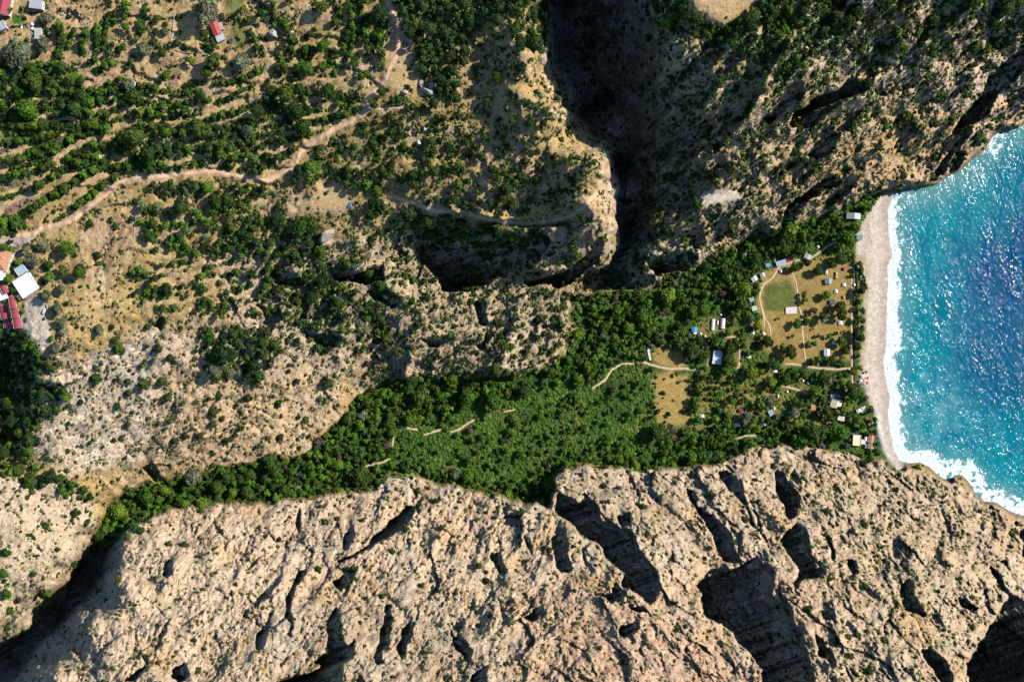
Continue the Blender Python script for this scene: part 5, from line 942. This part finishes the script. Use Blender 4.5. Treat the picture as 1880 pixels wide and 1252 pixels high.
# maroon village canopies
for i, a in enumerate([(8,532,13,15,25,'maroon canopy beside the white flat roofs, highest of the set'),(23,555,13,21,8,'maroon canopy just above the row of four'),(28,575,15,17,3,'maroon arched canopy in the row, beside the pale yard'),(32,594,16,18,8,'maroon arched canopy lowest beside the pale yard'),(8,573,17,26,12,'largest maroon arched canopy at the edge of the photo'),(14,595,15,14,0,'small maroon canopy below the largest one')]):
    canopy(*a[:5], 3.2, MAROON, a[5], 'maroon canopies of the village', True)
canopy(18, 607, 10, 11, 0, 2.8, GREYR, 'grey canopy below the maroon canopies')
for i, (u, v, s) in enumerate([(38,50,7),(58,44,8),(59,53,8),(60,62,7),(60,71,7)]):
    t, k = here(u, v, 'dome_tent', i*20, ['white dome tent standing apart beside the hedge','white dome tent at the top of the row of four','second white dome tent from the top of the row','third white dome tent from the top of the row','white dome tent at the bottom of the row'][i], 'tent', 'white dome tents', 1)
    R_ = s*k/2; n = 10; vv = [(0, 0, R_*.95)]; ff = []
    for j in range(1, 5):
        for q_ in range(n): a = q_*6.2832/n; e = j*math.pi/8; vv.append((math.sin(e)*R_*math.cos(a), math.sin(e)*R_*math.sin(a), math.cos(e)*R_*.95-.05))
    for q_ in range(n): ff.append((0, 1+q_, 1+(q_+1) % n))
    for j in range(3):
        for q_ in range(n): ff.append((1+j*n+q_, 1+(j+1)*n+q_, 1+(j+1)*n+(q_+1) % n, 1+j*n+(q_+1) % n))
    MB().add(vv, ff).build('canvas', WCLOTH, t); MB().box((R_*.93, 0, .35), (.12, .7, .8)).build('door_flap', DKGREEN, t)
for u, v, w, l, lb in [(1309,596,8,21,'narrow white tunnel greenhouse inland of its twin'),(1327,594,9.5,19,'wider white tunnel greenhouse on the seaward side'),(1318,592,4,8,'short white tunnel between the two greenhouses')]:
    t, k = here(u, v, 'tunnel_greenhouse', -4, lb, 'greenhouse', 'white tunnel greenhouses', 1.5); W_, L_2 = w*k, l*k; n = 10; vv = []; ff = []
    for i in range(n+1):
        a = math.pi*i/n
        for y in (-L_2/2, L_2/2): vv.append((-math.cos(a)*W_/2, y, math.sin(a)*W_*.55-.05))
    for i in range(n): ff.append((2*i, 2*i+1, 2*i+3, 2*i+2))
    MB().add(vv, ff).build('cover', P('greenhouse_film', (.66,.62,.60), .35, .15, 1.5, .5), t)
    for y in (-L_2/2, L_2/2): MB().add([(-math.cos(math.pi*i/n)*W_/2, y, math.sin(math.pi*i/n)*W_*.55-.05) for i in range(n+1)], [tuple(range(n+1))]).build('end_wall', WCLOTH, t)
    rb = MB()
    for j in range(max(3, int(L_2/1.6))):
        y = -L_2/2+.1+j*(L_2-.2)/(max(3, int(L_2/1.6))-1); rb.tube([(-math.cos(math.pi*i/n)*(W_/2+.05), y, math.sin(math.pi*i/n)*(W_*.55+.05)) for i in range(n+1)], [.045]*(n+1), 4)
    rb.build('hoops', GREYR, t)
canopy(1275, 605, 10, 9, 5, 2.6, BLUE, 'bright blue tarpaulin hut beside the tunnel greenhouses', post=DWOOD, name='tarpaulin_shelter', cat='shelter')
canopy(1276, 611, 6, 5, 5, 2.3, WCLOTH, 'white sheet shelter below the blue tarpaulin', post=DWOOD, name='tarpaulin_shelter', cat='shelter')
canopy(1529, 727, 7, 6, 10, 2.4, P('light_blue_cloth', (.35,.50,.68)), 'light blue awning behind the cream roofed cafe', name='awning', cat='awning'); canopy(1535, 726, 4, 5, 10, 2.5, REDR, 'small red awning between two blue awnings', name='awning', cat='awning'); canopy(1540, 727, 5, 5, 10, 2.4, BLUE, 'deep blue awning seaward of the red awning', name='awning', cat='awning')
canopy(1591, 819, 5, 7, 0, 2.3, BLUE, 'blue awning beside the orange beach kiosk', name='awning', cat='awning'); canopy(1590, 806, 4, 8, 0, 2.4, WCLOTH, 'narrow white awning inland of the orange kiosk', name='awning', cat='awning')
canopy(1577, 754, 8, 7, 30, 2.6, CREAMC, 'cream sail awning in the beach bar, inland one', name='awning', cat='awning'); canopy(1586, 752, 9, 11, 10, 2.7, CREAMC, 'larger cream sail awning at the edge of the sand', name='awning', cat='awning')
canopy(1545, 760, 6, 5, 0, 2.4, CREAMC, 'small round topped cream awning above the cream hut', name='awning', cat='awning')
TN = [(1502,453,6,6,20,WCLOTH,'white tent in the trees above the footpath junction'),(1534,453,4.5,4,0,CREAMC,'small cream tent where the footpath ends'),(1542,461,4,4,10,WCLOTH,'tiny white tent below the footpath end'),(1422,476,4.5,6,0,WCLOTH,'narrow white tent above the sky blue hut'),(1433,498,6,7,20,CREAMC,'cream tent beside the start of the lawn track'),
 (1517,499,6,10,5,WCLOTH,'long white tent beside the big oak'),(1535,502,5,5,0,CREAMC,'cream tent just above the orange tent'),(1535,509,6,7,0,ORCL,'orange tent below a cream tent'),(1550,523,8,7,0,WCLOTH,'square white tent near the seaside lane'),(1568,523,5.5,5,0,WCLOTH,'white tent between the lane and the wall'),(1535,535,8,7,5,WCLOTH,'white tent in the middle of the meadow edge'),
 (1549,546,6,6,0,ORCL,'orange brown tent above the leafy clump'),(1549,494,6,6,0,MAROON,'maroon tent in the shade by the lane'),(1530,569,7,6,0,ORCL,'orange tent seaward of the lone bright tree'),(1543,593,9,8,5,WCLOTH,'white tent below the leafy clump by the lane'),(1531,629,8,7,0,WCLOTH,'white tent in the trees above the pale grey hut'),(1539,611,4,6,0,ORCL,'small orange tent by the lane trees'),
 (1423,682,10,4.5,5,WCLOTH,'long narrow white tent in the lower camp'),(1474,699,5,5,0,WCLOTH,'small white tent below the big round tree'),(1483,703,4,4,0,WCLOTH,'tiny white tent seaward of the small white tent'),(1445,719,5,3.5,0,WCLOTH,'little white tent below the slanting path'),(1428,727,5,6,0,CREAMC,'cream tent at the inland end of the slanting path'),(1421,750,5.5,6,0,CREAMC,'cream tent beside the tilted blue hut'),
 (1401,779,10,6,20,WCLOTH,'bright white tent on the track below the blue hut'),(1437,762,4,3.5,0,WCLOTH,'tiny white tent in the lower camp thicket'),(1289,764,9,5.5,5,WCLOTH,'white tent at the foot of the orange plot'),(1354,780,11,8,0,WCLOTH,'white tent below the tiny maroon shed'),(1382,611,7,6,0,WCLOTH,'white tent in scrub below the lawn'),(1402,613,7,7,40,CREAMC,'cream tent at the end of the lawn track'),
 (1323,578,5,3,0,WCLOTH,'small white tent above the tunnel greenhouses'),(1220,581,8,3.5,20,WCLOTH,'white tarp tent in the upper meadow'),(1501,668,4,4,0,BLUEG,'small pale blue tent by the lower footpath'),(1557,833,3.5,3.5,0,WCLOTH,'tiny white tent against the foot of the cliffs'),(1286,613,5,5,30,WCLOTH,'small white tent in the greenhouse yard'),(1294,617,5,5,10,CREAMC,'small cream tent in the greenhouse yard'),(1375,656,9,4,15,CREAMC,'crumpled pale tent on the green lawn patch')]
for u, v, w, l, r, m, lb in TN: tent(u, v, w, l, r, m, lb)
# stage
t, k = here(1452.5, 570, 'stage', 2, 'pale slatted wooden stage at the foot of the round lawn', 'stage', None, .8); W_, L_2 = 21*k, 12.5*k
d = MB().box((0, 0, .7), (W_, L_2, .12)).build('deck', P('bleached_wood', (.60,.54,.47)), t); s_ = MB()
for i in range(12): s_.box((0, -L_2/2+(i+.5)*L_2/12, .785), (W_, L_2/12-.09, .04))
s_.build('boards', P('bleached_board', (.64,.59,.53)), d)
for a in (-1, 1):
    for b_ in (-1, 1): MB().box((a*(W_/2-.3), b_*(L_2/2-.3), .1), (.25, .25, 1.08)).build('leg', DWOOD, t)
MB().box((-W_/2+.2, 0, 1.1), (.1, L_2, .6)).build('railing', DWOOD, t)
# tank, well, pillar walls
t, k = here(425, 74, 'water_tank', 0, 'round dark water tank below the red and grey shed', 'tank', None, 1); R_ = 4.4*k
MB().tube([(0, 0, -.5), (0, 0, 1.3)], [R_, R_], 28).build('rim', P('tank_wall', (.33,.31,.28)), t); MB().tube([(0, 0, 1.31), (0, 0, 1.36)], [R_*.86, R_*.86], 28).build('water_surface', P('tank_water', (.035,.05,.06), .2), t)
t, k = here(72, 634, 'water_trough', 0, 'round dark trough on the pale stone yard', 'trough', None, .5); MB().tube([(0,0,-.3),(0,0,.6)], [1.5,1.5], 20).build('rim', CONC, t); MB().tube([(0,0,.61),(0,0,.64)], [1.2,1.2], 20).build('water_surface', P('tank_water', (.035,.05,.06)), t)
t, k = here(1364, 749, 'water_tank', 0, 'small bright blue water tank beside the tiny maroon shed', 'tank', None, 1); MB().tube([(0,0,-.4),(0,0,1.5)], [1.2,1.2], 16).build('drum', BLUE, t); MB().tube([(0,0,1.5),(0,0,1.7)], [.35,.3], 10).build('lid', BLK, t)
def wall(pts, w, h, mat, label, name='stone_wall'):
    V_, F_ = [], []; S = []
    for a, b in zip(pts, pts[1:]):
        n = max(1, int(math.hypot(b[0]-a[0], b[1]-a[1])/4))
        for i in range(n): S.append((a[0]+(b[0]-a[0])*i/n, a[1]+(b[1]-a[1])*i/n))
    S.append(pts[-1]); G_ = [Vector(ground(np.float64(a), np.float64(b))) for a, b in S]
    for i, p in enumerate(G_):
        d = (G_[min(i+1, len(G_)-1)]-G_[max(i-1, 0)]); d.z = 0; n_ = Vector((-d.y, d.x, 0)).normalized()*w/2; hh = h*random.uniform(.85, 1.12)
        V_ += [p-n_+Vector((0,0,-.8)), p-n_+Vector((0,0,hh)), p+n_+Vector((0,0,hh)), p+n_+Vector((0,0,-.8))]
    for i in range(len(G_)-1):
        for k in range(4): F_.append((i*4+k, i*4+(k+1) % 4, i*4+4+(k+1) % 4, i*4+4+k))
    F_.append((3,2,1,0)); e = (len(G_)-1)*4; F_.append((e, e+1, e+2, e+3)); o = bpy.data.objects.new(name, mesh_py(name, V_, F_, mat)); COL.objects.link(o); tag(o, label, 'wall'); return o
wall([(1190,637),(1191,648),(1194,661)], 1.9, 1.0, P('white_stone', (.66,.62,.55)), 'short white stone wall beside the small dry plot')
wall([(1571,484),(1573,510),(1574,545),(1574.5,578)], .7, 1.3, DWOOD, 'long dark garden wall between the lane and the sand')
wall([(321,23),(319,45),(317,64),(312,85)], .6, .7, STONE, 'dry stone wall along the side of the mown straw field'); wall([(322,93),(335,98),(350,99),(368,97),(378,94)], .5, .5, DWOOD, 'low curved bank wall below the mown straw field')
wall([(106,612),(106,632)], .5, .8, STONE, 'short pale wall beside the olive trees of the village'); wall([(86,558),(87,572),(86,580)], .5, .7, STONE, 'low pale wall above the pale stone yard'); wall([(246,440),(247,420),(250,395),(248,375)], .5, .6, STONE, 'pale stone wall along the ploughed vine rows')
wall([(1568,590),(1568.5,640),(1569,700)], .6, 1.2, DWOOD, 'dark garden wall below the long one, along the lower lane')
# boulders
def boulder(u, v, wp, lp, hh, rot, mat, label, seed):
    k = SC*(CAM_H-samp(Hh, u, v))/CAM_H; x, y, z = place(u, v, 1); bm = []
    r = np.random.default_rng(seed); v0 = ICV.copy(); f0 = ICF
    vs = [Vector(q_) for q_ in v0]; fs = [tuple(f) for f in f0]
    for _ in range(2):
        mid = {}; nf = []
        def m(a, b):
            q_ = (min(a, b), max(a, b))
            if q_ not in mid: vs.append((vs[a]+vs[b]).normalized()); mid[q_] = len(vs)-1
            return mid[q_]
        for a, b, c in fs: d, e, f = m(a, b), m(b, c), m(c, a); nf += [(a, d, f), (b, e, d), (c, f, e), (d, e, f)]
        fs = nf
    pl = [Vector(r.normal(size=3)).normalized() for _ in range(9)]
    out = []
    for p in vs:
        q_ = p.copy()
        for n_ in pl:
            d = q_.dot(n_)
            if d > .55: q_ -= n_*(d-.55)
        q_ *= 1+.16*mnoise.noise(p*2.3+Vector((seed, 0, 0))); out.append((q_.x*wp*k/2*1.25, q_.y*lp*k/2*1.25, q_.z*hh))
    o = bpy.data.objects.new('boulder', mesh_py('boulder', out, fs, mat)); COL.objects.link(o); o.location = (x, y, z+hh*.2); o.rotation_euler = (0, 0, math.radians(rot)); tag(o, label, 'boulder', 'pale boulders'); return o
for i, a in enumerate([(775,155,9,16,4,10,STONE,'tall pale boulder beside the pines below the lay-by'),(793,158,14,11,4,20,STONE,'rounded pale boulder seaward of the tall one'),(783,168,26,11,5,-15,STONE,'longest pale boulder, below two others'),(742,169,11,10,3.5,30,STONE,'pale boulder against a tree under the sandy lay-by'),(768,263,8,12,4,10,P('white_rock', (.52,.49,.43), .95, .35, .5),'bright white pointed boulder alone on the scrub slope'),
  (780,238,10,8,3,40,STONE,'pale boulder in the trees above the white pointed one'),(752,236,6,6,2,0,STONE,'small pale boulder inland of its neighbour in the scrub'),(725,272,5,8,3,0,STONE,'narrow pale boulder near the end of the scrub slope'),(604,431,20,34,9,-48,P('slab_rock', (.33,.27,.21), .95, .3, .5),'huge slanting rock slab above the sandy ledge'),(502,62,14,18,5,20,STONE,'grey white boulder on the rocky knoll above the terraces'),
  (536,60,12,8,4,10,STONE,'pale boulder between hedges on the rocky knoll'),(517,124,8,18,3,20,STONE,'long pale boulder beside the terrace edge'),(245,154,14,10,3,20,STONE,'grey boulder beside the olive tree at the wood edge'),(1386,66,20,9,5,30,STONE,'white boulder at the lip of the high plateau'),(1265,110,7,20,6,-12,P('white_rock', (.52,.49,.43), .95, .35, .5),'white rock blade at the edge of the shadowed gorge'),(1225,125,6,14,5,-50,STONE,'pale rock blade lying in the gorge shadow'),
  (114,25,6,5,1.6,0,STONE,'pale boulder pair beside the village hedge'),(127,24,6,8,1.6,20,P('white_rock', (.52,.49,.43), .95, .35, .5),'white boulder above the small yellow field'),(66,672,8,7,2,10,STONE,'round pale boulder below the pale stone yard'),(104,655,8,6,2,0,STONE,'round boulder on the rim below the village olives'),(376,135,5,6,1.5,0,P('white_rock', (.52,.49,.43), .95, .35, .5),'small white rock on a shrub below the straw field'),(368,356,10,5,2,0,STONE,'small pale rock in the tall terrace shrubs'),
  (277,283,9,5,2,10,STONE,'small pale rock on the terrace above the dirt road'),(1368,466,14,10,3,30,STONE,'pale rock at the scree patch in the valley trees'),(1752,880,15,12,5,0,P('wet_rock', (.17,.14,.12), .6),'dark wet sea rock at the water below the headland')]): boulder(*a, seed=i+3)
# small parked things of the village
def car(u, v, rot, mat, label):
    t, k = here(u, v, 'parked_car', rot, label, 'car', None, .7)
    prof = [(-2.1,.35),(-2.1,.8),(-1.3,.92),(-.75,1.42),(.75,1.45),(1.35,.98),(2.1,.85),(2.15,.35)]; w = .86
    vv = [(x, -w*(1 if z < 1.2 else .8), z) for x, z in prof]+[(x, w*(1 if z < 1.2 else .8), z) for x, z in prof]; n = 8
    MB().add(vv, [tuple(range(n)), tuple(range(2*n-1, n-1, -1))]+[(i, n+i, n+(i+1) % n, (i+1) % n) for i in range(n)]).build('body', mat, t)
    MB().add([(1.30,-.62,1.04),(.80,-.55,1.43),(.80,.55,1.43),(1.30,.62,1.04)], [(0,1,2,3)]).build('windscreen', GLASSM, t, (.03, 0, .03))
    for a in (-1.3, 1.3):
        for b_ in (-.8, .8): MB().tube([(a, b_-.1, .33), (a, b_+.1, .33)], [.33, .33], 14).build('wheel', BLK, t)
car(47, 588, 85, P('dark_car_paint', (.05,.06,.08), .3), 'dark car parked beside the maroon canopies'); car(81, 571, 70, P('white_car_paint', (.75,.76,.78), .3), 'white car parked under a tree at the pale yard')
car(131, 392, 30, P('blue_car_paint', (.01,.03,.09), .3), 'dark blue car under shrubs beside the dirt road'); car(642, 376, 60, P('bright_blue_paint', (.03,.22,.55), .3), 'bright blue car at the edge of the bare pink clearing')
# beach: parasols, loungers, people, pole
def parasol(u, v, mat, label, r=1.3):
    t, k = here(u, v, 'parasol', random.uniform(0, 90), label, 'parasol', 'parasols on the beach', 2); n = 8
    vv = [(0,0,2.55)]+[(r*math.cos(i*6.2832/n), r*math.sin(i*6.2832/n), 2.0) for i in range(n)]+[(r*.97*math.cos(i*6.2832/n), r*.97*math.sin(i*6.2832/n), 1.88) for i in range(n)]
    MB().add(vv, [(0, 1+i, 1+(i+1) % n) for i in range(n)]+[(1+i, 1+n+i, 1+n+(i+1) % n, 1+(i+1) % n) for i in range(n)]).build('canopy', mat, t); MB().tube([(0,0,-.4),(0,0,2.5)], [.035,.03], 6).build('pole', WHITEW, t)
PC = [('straw', (.55,.42,.25)), ('red', (.50,.07,.06)), ('white', (.75,.74,.70)), ('purple', (.22,.07,.20)), ('navy', (.04,.05,.13)), ('brown', (.20,.12,.08))]
PS = [(1577,706,4,'navy parasol lowest at the inland end of the beach cluster'),(1582,706,5,'brown parasol in the lowest row of the beach cluster'),(1587,704,0,'straw parasol in the lowest row of the beach cluster'),(1592,703,1,'red parasol at the seaward end of the lowest row'),(1581,699,2,'white parasol in the middle of the beach cluster'),(1587,697,0,'straw parasol in the middle of the beach cluster'),(1593,694,1,'red parasol at the seaward side of the beach cluster'),
      (1584,690,2,'white parasol near the top of the beach cluster'),(1590,683,4,'navy parasol at the top of the beach cluster'),(1607,799,3,'purple parasol in front of the orange kiosk, upper'),(1605,806,3,'purple parasol in front of the orange kiosk, lower'),(1611,804,4,'navy parasol seaward of the purple pair'),(1597,779,0,'straw parasol in the beach bar terrace, lower'),(1592,768,1,'red parasol in the beach bar terrace'),(1599,786,5,'brown parasol at the foot of the beach bar terrace'),(1601,774,2,'white parasol at the seaward edge of the beach bar')]
for u, v, c, lb in PS: parasol(u, v, P(PC[c][0]+'_cloth', PC[c][1]), lb, 1.35)
def lounger(u, v, rot, label):
    t, k = here(u, v, 'sun_lounger', rot, label, 'sun lounger', 'sun loungers under the parasols', .3)
    MB().box((-.25, 0, .33), (1.3, .62, .07)).build('seat', WCLOTH, t); MB().add([(.4,-.31,.33),(.4,.31,.33),(1.0,.31,.75),(1.0,-.31,.75),(.4,-.31,.26),(.4,.31,.26),(1.03,.31,.68),(1.03,-.31,.68)], [(0,1,2,3),(7,6,5,4),(0,3,7,4),(1,5,6,2),(2,6,7,3),(0,4,5,1)]).build('backrest', WCLOTH, t)
    for a in (-.8, .35):
        for b_ in (-.26, .26): MB().tube([(a, b_, -.1), (a, b_, .3)], [.03,.03], 5).build('leg', WHITEW, t)
for u, v, lb in [(1579,703,'white lounger under the brown parasol of the cluster'),(1590,700,'white lounger between straw and red parasols'),(1585,694,'white lounger below the top white parasol'),(1588,687,'white lounger below the top navy parasol'),(1583,709,'white lounger lowest in the beach cluster')]: lounger(u, v, random.uniform(-20, 20), lb)
def person_mesh(name, lying, shirt, seed):
    """one continuous skinned body, 1.7 m, standing or lying"""
    J = {'hip':(0,0,.95,.13),'waist':(0,0,1.12,.115),'chest':(0,0,1.32,.14),'neck':(0,0,1.47,.055),'head':(0,.02,1.60,.10),'crownh':(0,.01,1.70,.07),
         'shl':(-.19,0,1.40,.06),'ell':(-.27,.03,1.13,.045),'wrl':(-.26,.12,.90,.032),'hal':(-.26,.15,.82,.03),'shr':(.19,0,1.40,.06),'elr':(.27,.03,1.13,.045),'wrr':(.26,.12,.90,.032),'har':(.26,.15,.82,.03),
         'hpl':(-.10,0,.90,.095),'knl':(-.12,.04,.50,.06),'anl':(-.12,-.01,.09,.04),'tol':(-.13,.14,.04,.035),'hpr':(.10,0,.90,.095),'knr':(.12,.08,.50,.06),'anr':(.13,.03,.09,.04),'tor':(.14,.18,.04,.035)}
    E = [('hip','waist'),('waist','chest'),('chest','neck'),('neck','head'),('head','crownh'),('chest','shl'),('shl','ell'),('ell','wrl'),('wrl','hal'),('chest','shr'),('shr','elr'),('elr','wrr'),('wrr','har'),('hip','hpl'),('hpl','knl'),('knl','anl'),('anl','tol'),('hip','hpr'),('hpr','knr'),('knr','anr'),('anr','tor')]
    ks = list(J); me = bpy.data.meshes.new('body')
    def pos(p): return (p[0], p[1], p[2]) if not lying else (p[0]*1.1, p[2]-.85, .13+p[1]*.8)
    me.from_pydata([pos(J[k]) for k in ks], [(ks.index(a), ks.index(b)) for a, b in E], []); o = bpy.data.objects.new('tmp', me); COL.objects.link(o)
    o.modifiers.new('s', 'SKIN'); sv = me.skin_vertices[0].data
    for i, k in enumerate(ks): sv[i].radius = (J[k][3], J[k][3]); sv[i].use_root = (k == 'hip')
    sb = o.modifiers.new('d', 'SUBSURF'); sb.levels = 1; sb.render_levels = 1
    dg = bpy.context.evaluated_depsgraph_get(); m2 = bpy.data.meshes.new_from_object(o.evaluated_get(dg)); bpy.data.objects.remove(o); m2.name = 'body'
    m2.materials.clear(); m2.materials.append(SKIN); m2.materials.append(shirt)
    for p in m2.polygons:
        z = p.center.z if not lying else p.center.y+.85; p.material_index = 1 if (.62 < z < 1.43 and abs(p.center.x) < .21) and (seed % 2 or z < 1.02) else 0
    v, f = [tuple(Vector(q_)*.112+Vector((0, -.005, 1.635))) for q_ in ICV], [tuple(x) for x in ICF]; hv = [(a, b-.015, c+.012) for a, b, c in v]
    if lying: hv = [(a*1.1, c-.85, .13+b*.8) for a, b, c in hv]
    return m2, mesh_py('hair', hv, f, DWOOD)
PCL = [('navy', NAVY) for NAVY in (P('navy_cloth', (.03,.04,.12)),)]+[('red', P('red_cloth', (.50,.07,.06))), ('white', WCLOTH), ('dark', P('dark_cloth', (.04,.04,.045)))]
PB = {(l_, i): person_mesh('p', l_, c, i) for l_ in (0, 1) for i, (n, c) in enumerate(PCL)}
PP = [(1597,403,0,3,'person in dark clothes standing highest on the beach'),(1603,399,0,1,'person in red standing at the top of the beach'),(1606,410,1,0,'person in navy shorts lying near the top of the beach'),(1597,415,0,3,'person in dark clothes standing below a resting swimmer'),(1598,424,0,3,'person in dark clothes standing seaward of the green hut'),(1614,417,1,2,'person in white lying alone at mid beach, upper'),
 (1599,462,1,1,'person in red lying near the tree shadow'),(1616,519,1,2,'person in white lying opposite the white tents'),(1618,541,1,2,'person in white lying mid beach below the first sunbather'),(1624,545,0,3,'person in dark clothes standing close to the surf, opposite the stage'),(1618,616,1,2,'person in white lying above the dark standing person'),(1618,627,0,3,'person in dark clothes standing mid beach, opposite the lower meadow'),(1625,627,0,1,'person in red standing at the edge of the foam'),
 (1624,645,0,0,'person in navy standing at the waterline'),(1606,663,0,3,'person in dark clothes alone above the parasol cluster'),(1606,703,1,1,'person in red lying in a small group on the sand'),(1609,707,1,0,'person in navy lying in a small group on the sand'),(1607,710,1,3,'person in dark shorts lying in a small group on the sand'),(1616,759,0,0,'person in navy standing opposite the cream awnings'),(1620,775,0,3,'person in dark clothes walking below the beach bar'),(1638,807,0,3,'person in dark clothes at the edge of the lowest surf'),(1631,846,1,2,'person in white lying at the foot of the cliffs')]
for u, v, ly, c, lb in PP:
    t, k = here(u, v, 'person', random.uniform(0, 360), lb, 'person', 'people on the beach', .5); a, b_ = PB[(ly, c)]; child('body', a, t); child('hair', b_, t)
